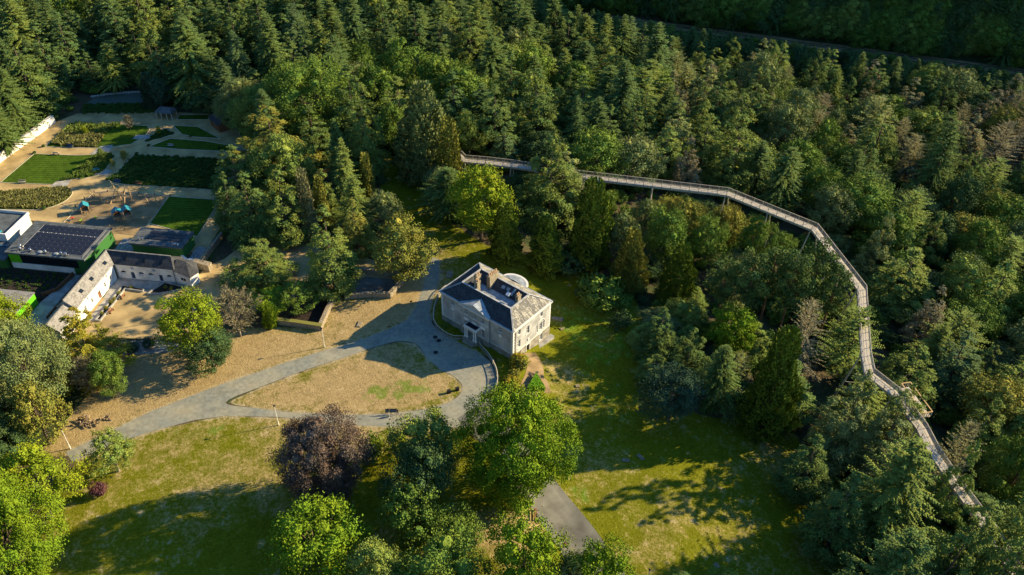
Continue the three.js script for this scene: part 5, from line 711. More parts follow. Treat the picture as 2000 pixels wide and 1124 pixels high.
// ---------------------------------------------------------------- the treetop walkway
{
  const N = [[893, 300, 5.5], [905, 313, 6], [950, 317, 6.5], [1000, 323, 7], [1140, 345, 8], [1275, 361, 8.5], [1421, 378, 9], [1591, 447, 9], [1683, 566, 8.8], [1686, 619, 8.5], [1691, 694, 8], [1698, 730, 7.8], [1752, 772, 7.4], [1800, 838, 7], [1826, 888, 6.7], [1876, 960, 6.2], [1928, 1030, 5.7], [1975, 1106, 5.2], [2040, 1200, 4.6]].map(([a, b, y]) => atY(a, b, y));
  const o = thing('treetop_walkway', 'raised timber walkway winding through the treetops on tall splayed legs', 'walkway'), HWd = 0.88, side = [[], []];
  N.forEach((p, i) => { const a = N[Math.max(0, i - 1)], b = N[Math.min(N.length - 1, i + 1)], d0 = p.clone().sub(a).setY(0).normalize(), d1 = b.clone().sub(p).setY(0).normalize(), t = (i === 0 ? d1 : i === N.length - 1 ? d0 : d0.clone().add(d1)).normalize(), n = V3(-t.z, 0, t.x), k = HWd / Math.max(0.6, i && i < N.length - 1 ? Math.abs(n.dot(V3(-d1.z, 0, d1.x))) : 1); side[0].push(p.clone().addScaledVector(n, k)); side[1].push(p.clone().addScaledVector(n, -k)); });
  const up = (v, y) => V3(v.x, v.y + y, v.z), A = (v) => v.toArray();
  for (let i = 0; i + 1 < N.length; i++) {
    const [a, b, c, d] = [side[0][i], side[0][i + 1], side[1][i + 1], side[1][i]], q = (v) => A(up(v, -0.22));
    const dg = faces([[A(a), A(b), A(c), A(d)], [q(d), q(c), q(b), q(a)], [A(d), A(c), q(c), q(d)], [A(b), A(a), q(a), q(b)]]);
    obj('deck_section', [dg], M.deck, o);
    obj('edge_beam', [beam(up(a, -0.35), up(b, -0.35), 0.16, 0.4), beam(up(d, -0.35), up(c, -0.35), 0.16, 0.4)], M.woodGrey, o);
    for (const s of [0, 1]) {
      const p = side[s][i], r = side[s][i + 1], L = p.distanceTo(r), n = Math.max(1, Math.round(L / 2.4));
      obj('handrail', [beam(up(p, 1.25), up(r, 1.25), 0.13, 0.08)], M.woodGrey, o);
      const wires = []; for (const h of [0.25, 0.5, 0.75, 1.0]) wires.push(beam(up(p, h), up(r, h), 0.02, 0.025)); obj('rail_wires', wires, M.steel, o);
      for (let k = 0; k < n; k++) { const v = p.clone().lerp(r, k / n); obj('post', [box(0.11, 1.3, 0.11, v.x, v.y + 0.62, v.z)], M.woodGrey, o); }
    }
    const L = N[i].distanceTo(N[i + 1]), m = Math.max(1, Math.round(L / 15));
    for (let k = 0; k < m; k++) { const c0 = N[i].clone().lerp(N[i + 1], k / m), t = N[i + 1].clone().sub(N[i]).setY(0).normalize(), n2 = V3(-t.z, 0, t.x), h = c0.y - ground(c0.x, c0.z); for (const s of [-1, 1]) { const f = c0.clone().addScaledVector(n2, s * (1.1 + h * 0.16)); f.y = ground(f.x, f.z) - 0.3; obj('support_leg', [bar(f, up(c0.clone().addScaledVector(n2, s * 0.9), -0.4), 0.2, 0.18, 8)], M.woodGrey, o); } obj('cross_brace', [bar(up(c0.clone().addScaledVector(n2, -1.1 - h * 0.08), -h * 0.5), up(c0.clone().addScaledVector(n2, 1.1 + h * 0.08), -h * 0.5), 0.09, 0.09, 6)], M.woodGrey, o); }
  }
  // lookout balcony beside the turn
  const b0 = atY(1758, 758, 7.4), b1 = atY(1800, 816, 7.1), t = b1.clone().sub(b0).setY(0).normalize(), n = V3(-t.z, 0, t.x), P = [b0, b1, b1.clone().addScaledVector(n, -2.0), b0.clone().addScaledVector(n, -2.0)];
  obj('lookout_deck', [faces([P.map(A), P.map((v) => A(up(v, -0.2))).reverse(), [A(P[0]), A(P[1]), A(up(P[1], -0.2)), A(up(P[0], -0.2))]])], M.deck, o);
  for (let k = 0; k < 4; k++) { const p = P[k], q = P[(k + 1) % 4]; obj('handrail', [beam(up(p, 1.25), up(q, 1.25), 0.22, 0.1)], M.woodPale, o); for (let j = 0; j < 4; j++) { const v = p.clone().lerp(q, j / 4); obj('post', [box(0.12, 1.3, 0.12, v.x, v.y + 0.62, v.z)], M.woodGrey, o); } }
}
// railway beyond the wood
{
  const A = RAIL_A.clone().addScaledVector(RD, -160), L = 620, pts = many(40, (i) => A.clone().addScaledVector(RD, L * i / 39).addScaledVector(RN, -1));
  tag(obj('railway', [ribbon(pts.map((p) => [p.x, p.z]), 7, 0.12, 6)], M.gravelBrown), 'pale railway bed running along the far hillside', 'railway', null, 'structure');
  const o = scene.children[scene.children.length - 1]; for (const s of [-0.75, 0.75]) { const R = []; for (let i = 0; i + 1 < pts.length; i++) { const f = (p) => { const q = p.clone().addScaledVector(RN, s); q.y = ground(q.x, q.z) + 0.25; return q; }; R.push(beam(f(pts[i]), f(pts[i + 1]), 0.12, 0.18)); } obj('rail', R, M.iron, o); }
}

// ---------------------------------------------------------------- trees that stand out, each read off the photograph: foot x, foot y, top y, width in pixels
const B = 'bark', BP = 'barkPale', BR = 'barkRed';
// foreground, bottom edge
tree('maple_tree', 'maple', 'bright', B, 1003, 965, 775, 212, 'huge round bright green maple between the drive and the asphalt path');
tree('copper_beech', 'maple', 'copper', B, 640, 968, 818, 168, 'large copper-purple beech on the lawn edge below the drive');
tree('broadleaf_tree', 'oak', 'oakPale', B, 838, 945, 812, 135, 'pale-tipped broadleaf tree between copper beech and big maple');
tree('broadleaf_tree', 'oak', 'dark', B, 832, 1020, 866, 150, 'dark green dense tree directly below the pale-tipped tree');
tree('broadleaf_tree', 'airy', 'oak', B, 812, 1075, 950, 118, 'open-crowned green tree below the dark dense tree');
tree('broadleaf_tree', 'oak', 'oak', B, 886, 1095, 1005, 108, 'mid green bushy tree beside the dry patch below the big maple');
tree('maple_tree', 'oak', 'bright', B, 628, 1125, 985, 172, 'bright green maple in the shade below the copper beech');
tree('broadleaf_tree', 'oak', 'oakPale', B, 745, 1190, 1062, 130, 'mid green tree right of the bright maple below the copper beech');
tree('broadleaf_tree', 'oak', 'oak', B, 862, 1195, 1066, 170, 'mid green spreading tree below the bushy tree by the dry patch');
tree('maple_tree', 'oak', 'bright', B, 1022, 1175, 1020, 172, 'bright green maple beside the asphalt path end');
tree('broadleaf_tree', 'airy', 'grey', B, 1108, 1190, 1085, 90, 'small grey-olive tree on the asphalt path edge');
tree('maple_tree', 'oak', 'bright', B, 1165, 1200, 1062, 115, 'green tree overhanging the asphalt path at its far end');
tree('shrub', 'shrub', 'oak', B, 727, 893, 855, 48, 'round green shrub beside the copper beech', 'shrub');
tree('shrub', 'airy', 'lime', B, 775, 900, 852, 70, 'thin yellow-green bush beside the pale-tipped tree', 'shrub');
// left edge
tree('maple_tree', 'maple', 'bright', B, 45, 1140, 940, 215, 'bright lime-green maple on the lawn edge by the purple shrub');
tree('broadleaf_tree', 'oak', 'lime', B, 100, 1012, 880, 165, 'yellow-green tree behind the lime-green maple, at the drive end');
tree('broadleaf_tree', 'airy', 'oakPale', BP, 232, 921, 850, 84, 'small airy tree leaning on the lawn beside the drive');
tree('shrub', 'shrub', 'purple', B, 196, 968, 940, 28, 'small round purple shrub alone on the lawn', 'shrub');
tree('broadleaf_tree', 'airy', 'olive', B, 97, 868, 752, 98, 'golden olive tree by the lamp post at the drive end');
tree('broadleaf_tree', 'maple', 'grey', B, 78, 800, 628, 165, 'large grey-green oak below the lime-walled building');
tree('yew_tree', 'many', 'gold', B, 188, 728, 603, 122, 'golden yew screening the end of the stable wing', 'tree');
tree('broadleaf_tree', 'oak', 'lime', BP, 22, 680, 570, 110, 'yellow-green tree in front of the lime green wall');
tree('bare_tree', 'bare', 'twig', BP, 182, 772, 700, 48, 'pale bare-twigged bush between oak and golden yew');
tree('broadleaf_tree', 'oak', 'oak', B, 227, 776, 690, 62, 'compact mid green tree at the edge of the dry field');
tree('broadleaf_tree', 'oak', 'dark', B, 20, 905, 825, 110, 'dark green tree behind the yellow-green tree at the drive end'); tree('broadleaf_tree', 'oak', 'dark', B, -20, 860, 770, 110, 'dark tree left of the golden olive tree');
tree('broadleaf_tree', 'oak', 'dark', B, -10, 1020, 900, 120, 'dark tree behind the lime-green maple'); tree('broadleaf_tree', 'oak', 'dark', B, 5, 1200, 1075, 90, 'dark bush below the lime-green maple'); tree('broadleaf_tree', 'oak', 'grey', B, -15, 760, 640, 110, 'grey-green tree left of the large oak');
// middle
tree('broadleaf_tree', 'oak', 'lime', B, 398, 700, 572, 118, 'bright yellow-green tree on the dry field above the drive'); tree('yew_tree', 'oak', 'dark', B, 418, 722, 645, 100, 'dark yew at the foot of the bright yellow-green tree'); tree('broadleaf_tree', 'airy', 'bright', B, 350, 660, 590, 66, 'smaller bright green tree beside the court edge');
tree('bare_tree', 'bare', 'twig', BP, 470, 657, 575, 76, 'bare brown spreading tree at the top of the dry field'); tree('ivy_tree', 'column', 'ivy', B, 529, 638, 590, 26, 'ivy-covered stump with light green tufts at the field wall'); tree('broadleaf_tree', 'airy', 'ivy', B, 532, 612, 570, 76, 'light green open tree over the field wall end');
tree('conifer', 'many', 'fir', B, 512, 553, 470, 118, 'feathery green conifer on the gravel between court and field'); tree('broadleaf_tree', 'airy', 'oak', B, 580, 606, 555, 76, 'low green tree behind the field wall');
tree('conifer', 'plume', 'fir', B, 655, 572, 398, 96, 'tall bushy green conifer beside the walled yard'); tree('broadleaf_tree', 'oak', 'olive', B, 788, 548, 430, 118, 'round olive tree where the drive meets the glade'); tree('broadleaf_tree', 'oak', 'grey', B, 756, 452, 370, 70, 'round grey-green tree behind the round olive tree');
tree('columnar_cypress', 'column', 'olive', B, 722, 402, 300, 30, 'slim columnar cypress at the glade edge'); tree('columnar_cypress', 'column', 'larchTan', B, 609, 470, 332, 34, 'reddish-brown columnar cypress among the green conifers'); tree('columnar_cypress', 'column', 'olive', B, 636, 450, 345, 30, 'olive columnar cypress beside the reddish one');
tree('cedar_tree', 'many', 'olive', B, 545, 352, 206, 165, 'huge golden-green cedar beside the garden beds'); tree('cedar_tree', 'plume', 'firDark', B, 472, 395, 285, 90, 'dark cedar left of the huge golden cedar'); tree('conifer', 'plume', 'olive', B, 700, 500, 385, 66, 'brownish olive conifer behind the bushy green conifer'); tree('conifer', 'spruce', 'fir', B, 683, 420, 270, 62, 'narrow green conifer at the glade below the big oak'); tree('conifer', 'spruce', 'firDark', B, 668, 360, 232, 56, 'ivy-green conifer in front of the big oak'); tree('conifer', 'fir', 'fir', B, 700, 462, 345, 60, 'small green conifer left of the slim cypress');
for (const [x, y, t, w, lf, l] of [[500, 470, 335, 96, 'firDark', 'dark bushy fir in front of the huge golden cedar'], [566, 474, 330, 84, 'fir', 'olive fir in front of the huge golden cedar'], [458, 445, 335, 62, 'firDark', 'narrow dark fir beside the garden verge'], [640, 440, 330, 60, 'fir', 'narrow green fir among the columnar cypresses'], [690, 470, 405, 60, 'firDark', 'dark fir above the walled yard']]) tree('conifer', 'plume', lf, B, x, y, t, w, l);
tree('oak_tree', 'maple', 'oak', B, 610, 270, 115, 175, 'towering green oak above the garden beds'); tree('oak_tree', 'maple', 'oakPale', B, 525, 275, 165, 120, 'broad green oak behind the cedar shed'); tree('oak_tree', 'maple', 'grey', B, 480, 255, 150, 95, 'grey-green tree behind the cedar shed'); tree('broadleaf_tree', 'oak', 'blueDark', B, 318, 216, 148, 44, 'blue-green tree at the back of the garden'); tree('broadleaf_tree', 'column', 'blueDark', B, 300, 212, 143, 30, 'narrow blue-green tree at the back of the garden'); tree('broadleaf_tree', 'oak', 'olive', B, 389, 212, 150, 34, 'small yellowish tree at the dark garden hedge'); tree('broadleaf_tree', 'oak', 'dark', B, 408, 220, 165, 76, 'dark hedge tree behind the garden lawn strip');
// east of the house
tree('broadleaf_tree', 'oak', 'lime', B, 940, 470, 322, 135, 'bright green tree below the start of the walkway'); tree('conifer', 'cypress', 'cypress', B, 986, 505, 400, 62, 'yellow-green cypress at the lawn edge behind the house'); tree('conifer', 'cypress', 'cypress', B, 1062, 532, 424, 64, 'dark green cypress cone behind the house'); tree('conifer', 'many', 'fir', B, 1072, 432, 262, 138, 'great fir hiding a stretch of the walkway'); tree('conifer', 'cypress', 'cypress', B, 1150, 515, 352, 84, 'tall cypress with a brown tip below the walkway'); tree('conifer', 'column', 'larchTan', B, 1148, 440, 348, 34, 'brown dead cypress top beside the great fir');
tree('broadleaf_tree', 'oak', 'grey', B, 1208, 505, 412, 76, 'grey-green round tree behind the olive column'); tree('broadleaf_tree', 'oak', 'oak', B, 1290, 525, 404, 84, 'dark green round tree below the walkway'); tree('broadleaf_tree', 'oak', 'grey', B, 1255, 470, 385, 60, 'pale green tree just below the walkway legs'); tree('conifer', 'cypress', 'olive', B, 1225, 565, 450, 68, 'olive-gold upright tree at the east lawn edge'); tree('broadleaf_tree', 'oak', 'oak', B, 1372, 525, 424, 76, 'round green tree below the walkway bend'); tree('conifer', 'cypress', 'cypress', B, 1318, 592, 480, 68, 'dark cypress with rusty side at the wood edge');
tree('shrub', 'shrub', 'oak', B, 1168, 594, 538, 88, 'wide green rhododendron on the east lawn edge', 'shrub'); tree('shrub', 'shrub', 'bright', B, 1078, 525, 478, 48, 'bright green bush behind the bow of the house', 'shrub'); tree('shrub', 'shrub', 'dark', B, 1110, 530, 495, 60, 'dark shrub behind the house lawn', 'shrub');
tree('conifer', 'cypress', 'cypress', B, 1488, 838, 645, 104, 'giant dense cypress cone at the corner of the east lawn'); tree('cedar_tree', 'oak', 'blueDark', B, 1306, 822, 725, 118, 'dark blue-green spreading tree at the east lawn edge'); tree('broadleaf_tree', 'oak', 'bright', B, 1425, 700, 600, 90, 'bright green tree behind the giant cypress cone'); tree('bare_larch', 'bareLarch', 'twig', B, 1545, 745, 585, 80, 'brown bare larch right of the giant cypress cone'); tree('conifer', 'larch', 'larch', B, 1640, 740, 600, 90, 'yellow-green larch just left of the straight walkway stretch'); tree('conifer', 'plume', 'firDark', B, 1282, 700, 600, 80, 'dark fir on the shaded edge of the east lawn'); tree('conifer', 'many', 'firDark', B, 1335, 745, 640, 90, 'dark fir between shaded lawn and pines'); tree('conifer', 'spruce', 'firDark', B, 1395, 790, 675, 80, 'dark spruce left of the giant cypress cone');
for (const [x, y, t, w] of [[1398, 635, 508, 62], [1440, 655, 490, 64], [1482, 640, 482, 66], [1518, 668, 492, 62], [1560, 650, 474, 68], [1596, 665, 515, 54]]) tree('scots_pine', 'pine', 'pine', BR, x, y, t, w, 'tall pine in the clump of pines below the walkway bend', 'tree', 'pines below the walkway');
tree('cedar_tree', 'cypress', 'grey', B, 832, 345, 165, 108, 'tall blue-grey cypress at the glade edge'); tree('conifer', 'column', 'olive', B, 880, 375, 230, 46, 'ivy-clad column tree at the walkway start'); for (const [x, y, t, w] of [[740, 235, 120, 90], [790, 215, 70, 105], [860, 225, 105, 90], [710, 160, 80, 70], [905, 190, 120, 70], [770, 300, 200, 80]]) tree('broadleaf_tree', 'oak', x % 3 ? 'oak' : 'oakPale', B, x, y, t, w, 'round green broadleaf tree in the grove above the glade', 'tree', 'grove above the glade');
for (const [x, y, h, w, lf, l] of [[1012, 712, 690, 34, 'gold', 'golden shrub at the corner of the house'], [1018, 722, 700, 26, 'olive', 'dark olive shrub beside the golden shrub'], [1003, 738, 722, 22, 'olive', 'dark clipped shrub by the gravel path'], [1002, 752, 738, 36, 'gold', 'straggly tan shrub in the bed by the railing'], [1025, 705, 694, 12, 'hedge', 'small green shrub at the side door'], [870, 640, 632, 14, 'oak', 'low plant on the basement bank'], [1210, 640, 612, 40, 'dark', 'dark bush on the shaded lawn edge'], [1150, 585, 565, 50, 'dark', 'dark bush beside the wide rhododendron'], [1212, 602, 575, 44, 'oak', 'green bush at the end of the sunlit lawn tongue']]) tree('shrub', 'shrub', lf, B, x, y, h, w, l, 'shrub');
for (const [kind, lf, x, y, t, w, l] of [['many', 'larchPale', 1625, 905, 720, 112, 'pale feathery larch at the east lawn edge below the walkway'], ['plume', 'larchPale', 1702, 930, 762, 92, 'pale plumed larch beside the lookout of the walkway'], ['plume', 'fir', 1722, 905, 722, 92, 'green fir hiding the walkway beside the lookout'], ['fir', 'fir', 1700, 1065, 862, 142, 'big green fir at the right of the east lawn'], ['plume', 'firDark', 1612, 1075, 925, 112, 'dark fir on the edge of the east lawn'], ['many', 'larch', 1805, 1060, 858, 100, 'green larch hiding the walkway below the lookout'], ['many', 'fir', 1805, 1195, 990, 160, 'wide green fir below the big green fir'], ['fir', 'firDark', 1690, 1235, 1040, 140, 'dark fir at the foot of the east lawn'], ['many', 'larch', 1925, 1130, 968, 100, 'spreading green larch overhanging the walkway end'], ['plume', 'fir', 1900, 1215, 950, 160, 'broad light green fir in front of the walkway end'], ['fir', 'fir', 1975, 1270, 1020, 140, 'green fir in front of the walkway end'], ['oak', 'oak', 1945, 1000, 850, 118, 'round leafy tree to the right of the lookout'], ['larch', 'larchTan', 1818, 985, 822, 70, 'grey-brown larch top covering the walkway'], ['spruce', 'fir', 1800, 745, 630, 62, 'small bright green spruce near the walkway end stretch'], ['plume', 'firDark', 1560, 965, 850, 90, 'dark fir beside the giant cypress cone']]) tree(kind === 'oak' ? 'broadleaf_tree' : 'conifer', kind, lf, B, x, y, t, w, l);
// clipped wedge of hedge
{ const P = [[1030, 766], [1047, 737], [1064, 765]].map(([a, b]) => G(a, b)), L = new Leaves(5), r = L.r, c = P[0].clone().add(P[1]).add(P[2]).divideScalar(3); for (let i = 0; i < 5200; i++) { let a = r(), b = r(); if (a + b > 1) { a = 1 - a; b = 1 - b; } let p, n; if (i < 3000) { p = P[0].clone().addScaledVector(P[1].clone().sub(P[0]), a).addScaledVector(P[2].clone().sub(P[0]), b); p.y += 1.35 + 0.12 * r(); n = [0, 1, 0]; } else { const k = i % 3, t = r(); p = P[k].clone().lerp(P[(k + 1) % 3], t); const e = P[(k + 1) % 3].clone().sub(P[k]).normalize(); n = [-e.z, 0, e.x]; p.y += 1.4 * r(); } const j = unit(r); const q = [n[0] + j[0] * 0.7, n[1] + j[1] * 0.7, n[2] + j[2] * 0.7], l = 1 / Math.hypot(...q); L.card(p.x - c.x, p.y - c.y, p.z - c.z, q[0] * l, q[1] * l, q[2] * l, 0.26, 0.8, vary(r, 0.4, 0.15)); }
  const o = thing('clipped_hedge', 'clipped triangular bright green hedge on the gravel path', 'hedge', c.toArray()); obj('foliage', L.build(), LM.hedge, o); obj('stems', many(9, (i) => cyl(0.04, 0.03, 1.2, Math.cos(i * 0.7) * 0.9, 0, Math.sin(i * 0.7) * 0.9, 5)), M.bark, o); }

// ---------------------------------------------------------------- the woods
const CLEAR = [P_FIELD, P_FRONT, P_EAST, P_GLADE, P_ISLAND, drivePoly, [[-150, 470], [-60, 355], [0, 318], [60, 268], [105, 236], [165, 200], [240, 176], [300, 176], [350, 215], [440, 215], [500, 262], [520, 320], [470, 400], [640, 420], [700, 480], [800, 500], [850, 530], [800, 640], [200, 720], [-150, 720]], [[40, 850], [160, 760], [300, 700], [300, 800], [130, 900]], [[590, 400], [640, 330], [690, 300], [765, 420], [760, 470], [590, 470]], [[1500, 720], [1600, 690], [1650, 760], [1640, 880], [1540, 860]]];
const walkLines = [[[880, 300], [950, 317], [1000, 323]], [[1140, 345], [1275, 361], [1421, 378], [1591, 447], [1683, 566], [1691, 694], [1698, 728]], [[1752, 772], [1800, 838]], [[1828, 892], [1872, 955]]];
function walkY(x0, x1, y0, y1) { let m = -1; for (const walkLine of walkLines) for (let i = 0; i + 1 < walkLine.length; i++) for (let k = 0; k <= 8; k++) { const x = lerp(walkLine[i][0], walkLine[i + 1][0], k / 8), y = lerp(walkLine[i][1], walkLine[i + 1][1], k / 8); if (x > x0 && x < x1 && y > y0 && y < y1) m = Math.max(m, y); } return m; }
const KIND = {
  spruce: ['spruce_tree', ['sprucePlume', 'spruce', 'spruce', 'sprucePlume', 'spruce'], ['spruce', 'spruce', 'firDark', 'spruceBlue'], B, [18, 31], 5.4, 'trees of the wood'],
  fir: ['fir_tree', ['plume', 'fir', 'many', 'sprucePlume', 'fir'], ['fir', 'firDark', 'fir'], B, [17, 29], 6.2],
  larch: ['larch_tree', ['plume', 'larch', 'plume', 'many'], ['larch', 'larchPale', 'larch', 'fir'], B, [15, 25], 5.2],
  brown: ['bare_larch', ['bareLarch', 'plume'], ['larchTan', 'twig'], B, [14, 22], 4.6],
  oak: ['woodland_tree', ['oak'], ['oak', 'oakPale', 'grey', 'oak', 'dark', 'olive'], B, [12, 22], 6.8],
  round: ['woodland_bush', ['oak'], ['oak', 'bright', 'olive', 'dark'], B, [5, 9], 3.4],
};
function mixAt(x, y) {
  if (y < 40 + (x - 1000) * 0.13 && x > 1000) return { oak: 5, spruce: 3 };
  if (x < 700 && y < 340) return { spruce: 5, fir: 4.5, oak: 2.2 };
  if (x < 950) return { oak: 6, spruce: 2, fir: 2 };
  if (x < 1300 && y < 330) return { spruce: 4.5, fir: 3, oak: 2.6 };
  if (y < 105 + (x - 1000) * 0.13) return { spruce: 8, fir: 1.5, larch: 1 };
  if (y < 420 && x > 1280) return { larch: 4.2, brown: 1.7, fir: 1.6, oak: 3.2, spruce: 1.0 };
  if (y < 640) return { oak: 4.5, larch: 2, fir: 1.6, brown: 0.5, spruce: 1 };
  return { fir: 3.5, larch: 2.2, oak: 1.6, brown: 1, spruce: 1.4 };
}
const BELOW = [[1000, 500], [1000, 340], [1275, 361], [1421, 378], [1591, 447], [1683, 566], [1698, 730], [1760, 900], [1900, 1200], [1560, 1200], [1500, 820], [1250, 760], [1240, 560]];
const counts = {}, hill = [], far = [];
{
  const r = rng(4242), step = 9.0;
  for (let j = 0; j < 70; j++) for (let i = 0; i < 90; i++) {
    const x = -330 + (i + (j % 2) * 0.5) * step + (r() - 0.5) * step * 0.75, z = -30 - j * step * 0.9 + (r() - 0.5) * step * 0.7, a = r(), b = r(), c = r(), d = r(), e = r();
    const y = ground(x, z), p = V3(x, y, z), [px, py, dep] = proj(p); if (dep < 20 || px < -190 || px > 2190 || py > 1420 || py < -70) continue;
    if (CLEAR.some((P) => inPoly(px, py, P)) || (px > 60 && px < 1250 && py > 440) || (px < 1000 && py > 1120)) continue;
    const q = (x - RAIL_A.x) * RN.x + (z - RAIL_A.z) * RN.z;
    if (q > -5 && q < 4 && px > 980) continue;
    if (q >= 4 && px > 960) { hill.push([x, y, z, a, b, c]); if (q < 45) for (const [dx, dz] of [[3.1, -2.6], [-3.4, 2.2], [4.6, 3.0]]) { const X = x + dx, Z = z + dz; if ((X - RAIL_A.x) * RN.x + (Z - RAIL_A.z) * RN.z > 4) hill.push([X, ground(X, Z) - 3, Z, c, a, b]); } continue; }
    const mix = mixAt(px, py); let sum = 0, k; for (const t in mix) sum += mix[t]; const drift = clamp((fbm(x / 38 + 9, z / 38, 77, 2) - 0.5) * 2.2 + 0.5, 0, 0.999); let s = lerp(a, drift, 0.55) * sum; for (k in mix) { s -= mix[k]; if (s <= 0) break; }
    let [name, kinds, leaves, bark, hr, rad] = KIND[k], label, h = lerp(hr[0], hr[1], b), w = rad * (0.7 + 0.6 * c) * Math.sqrt(h / lerp(hr[0], hr[1], 0.5));
    { const tall = 0.78 + 0.5 * fbm(x / 30 + 3, z / 30, 55, 2); h *= tall; w *= 0.5 + 0.5 * tall; if (e < 0.05) continue; if (e > 0.93) { h *= 0.55; w *= 0.7; } }
    if (py > 500 && px > 1100 && px < 1460) { h *= 0.36; w *= 0.62; } else if (py > 520 && px > 1100 && px < 1640) { h *= 0.66; w *= 0.8; } else if (py > 560 && px > 1100) { h *= 0.84; w *= 0.95; }
    if (q > -75 && px > 980) { const lim = Math.max(0, -q - 1) * 0.40; if (lim < h) { w *= Math.max(0.5, lim / h); h = lim; } if (h < 2.5) continue; }
    if (standing.some(([sx, sz, sr]) => Math.hypot(sx - x, sz - z) < (sr * 0.62 + w * 0.62))) { if (py < 1130 && c < 0.4) continue; if (standing.some(([sx, sz, sr]) => Math.hypot(sx - x, sz - z) < sr * 0.5 + w * 0.38)) continue; }
    let pxw = w * FOCAL / dep, top = proj(V3(x, y + h, z))[1], wy = walkY(px - pxw * 0.9, px + pxw * 0.9, top - 6, py - 25);
    if (wy > 0) { let g = h; while (g > 3 && proj(V3(x, y + g, z))[1] < wy + 16) g -= 0.5; if (g < 4.5) continue; if (g < h * 0.55) { [name, kinds, leaves, bark, hr, rad] = KIND.round; w = Math.min(3.8, g * 0.48); } else w *= Math.sqrt(g / h); h = g; k = name === 'woodland_bush' ? 'round' : k; }
    if ((counts[k] ?? 0) >= 298) { far.push([x, y, z, a, b, c, k, h, w]); continue; }
    counts[k] = (counts[k] ?? 0) + 1;
    const lf = leaves[Math.floor(clamp(lerp(d, (vnoise(x / 24, z / 24, 31) - 0.5) * 1.7 + 0.5, 0.6), 0, 0.999) * leaves.length)];
    const where = q > -45 && px > 980 ? 'near the railway line' : px < 200 && py < 420 ? 'behind the white garden wall' : px < 700 && py < 340 ? 'in the wood behind the walled garden' : px < 480 ? 'beside the drive end' : px < 1000 && py > 700 ? 'below the big house' : px < 960 ? 'beside the shaded glade' : inPoly(px, py, BELOW) ? 'between the east lawn and the walkway' : px > 1560 && py > 760 ? 'around the lookout end of the walkway' : px > 1280 ? 'in the plantation beyond the walkway' : 'in the tall wood behind the walkway start';
    const adj = { spruce: 'dark green', firDark: 'deep green', spruceBlue: 'blue-green', fir: 'olive-green', larch: 'light green', larchPale: 'pale green', larchTan: 'tan brown', twig: 'grey-brown', oak: 'mid green', oakPale: 'pale green', grey: 'grey-green', dark: 'dark green', bright: 'bright green', olive: 'olive' }[lf];
    label = adj + ' ' + { spruce: 'spire-shaped spruce', fir: 'broad fir', larch: 'feathery larch', brown: 'half-bare larch', oak: 'rounded broadleaf tree', round: 'low broadleaf bush' }[k] + ' ' + where;
    plant(name, kinds[Math.floor(((e * 7) % 1) * kinds.length)], Math.floor(e * 30), lf, bark, p, h, w, c * 6.28, label, k === 'round' ? 'bush' : 'tree', label);
  }
}
function wood(name, list, geo, mat, label, place) { if (!list.length) return; const o = new THREE.InstancedMesh(geo, mat, list.length), m = new THREE.Matrix4(), q = new THREE.Quaternion(); list.forEach((t, i) => { const [p, s, a] = place(t); m.compose(p, q.setFromAxisAngle(V3(0, 1, 0), a), s); o.setMatrixAt(i, m); }); o.name = numbered(name); o.castShadow = o.receiveShadow = true; scene.add(o); tag(o, label, 'woodland', null, 'stuff'); }
hill.sort((a, b) => a[3] - b[3]);
for (let k = 0; k < 5; k++) wood('hillside_wood', hill.filter((t, i) => i % 5 === k), TREE[k === 3 ? 'spruce' : 'oak'][k].crown, [LM.oak, LM.dark, LM.oakPale, LM.spruce, LM.oak][k], ['dark broadleaf wood on the far hillside beyond the railway', 'deep green trees mixed through the far hillside wood', 'paler trees scattered over the far hillside wood', 'spruces mixed into the far hillside wood', 'mid green trees of the far hillside wood'][k], ([x, y, z, a, b, c]) => [V3(x, y - 0.5, z), V3(0.85 + 0.4 * b, 0.8 + 0.35 * c, 0.85 + 0.4 * b), b * 6.28]);
for (const k of ['spruce', 'fir', 'larch', 'oak', 'brown', 'round']) { const L = far.filter((t) => t[6] === k), T = TREE[KIND[k][1][0]]; for (let v = 0; v < 2; v++) wood('distant_wood', L.filter((t, i) => i % 2 === v), T[v + 1].crown, LM[KIND[k][2][v]], 'remaining ' + KIND[k][0].replace('_', ' ') + (v ? ' mass in the deeper wood' : ' mass filling the wood'), ([x, y, z, a, b, c, kk, h, w]) => [V3(x, y, z), V3(w / T[v + 1].R, h / T[v + 1].H, w / T[v + 1].R), b * 6.28]); }
// undergrowth beneath the trees
{ const r = rng(99), L = []; for (let i = 0; i < 9000 && L.length < 2600; i++) { const x = -200 + 460 * r(), z = -400 + 360 * r(), p = V3(x, ground(x, z), z), [px, py, d] = proj(p); if (d < 20 || px < -100 || px > 2100 || py > 1200 || py < -20 || CLEAR.some((P) => inPoly(px, py, P))) continue; if (px > 60 && px < 1250 && py > 440) continue; const q = (x - RAIL_A.x) * RN.x + (z - RAIL_A.z) * RN.z; if (q > -7 && px > 980) continue; L.push([p, 0.5 + 0.7 * r(), r() * 6.28]); }
  for (let v = 0; v < 3; v++) wood('undergrowth', L.filter((t, i) => i % 3 === v), TREE.shrub[v].crown, [LM.dark, LM.oak, LM.herbDark][v], ['dark undergrowth beneath the trees', 'green undergrowth beneath the trees', 'low leafy undergrowth beneath the trees'][v], ([p, s, a]) => [p, V3(s, s * 0.9, s), a]); }
console.log(JSON.stringify(counts), 'hill', hill.length, 'far', far.length);

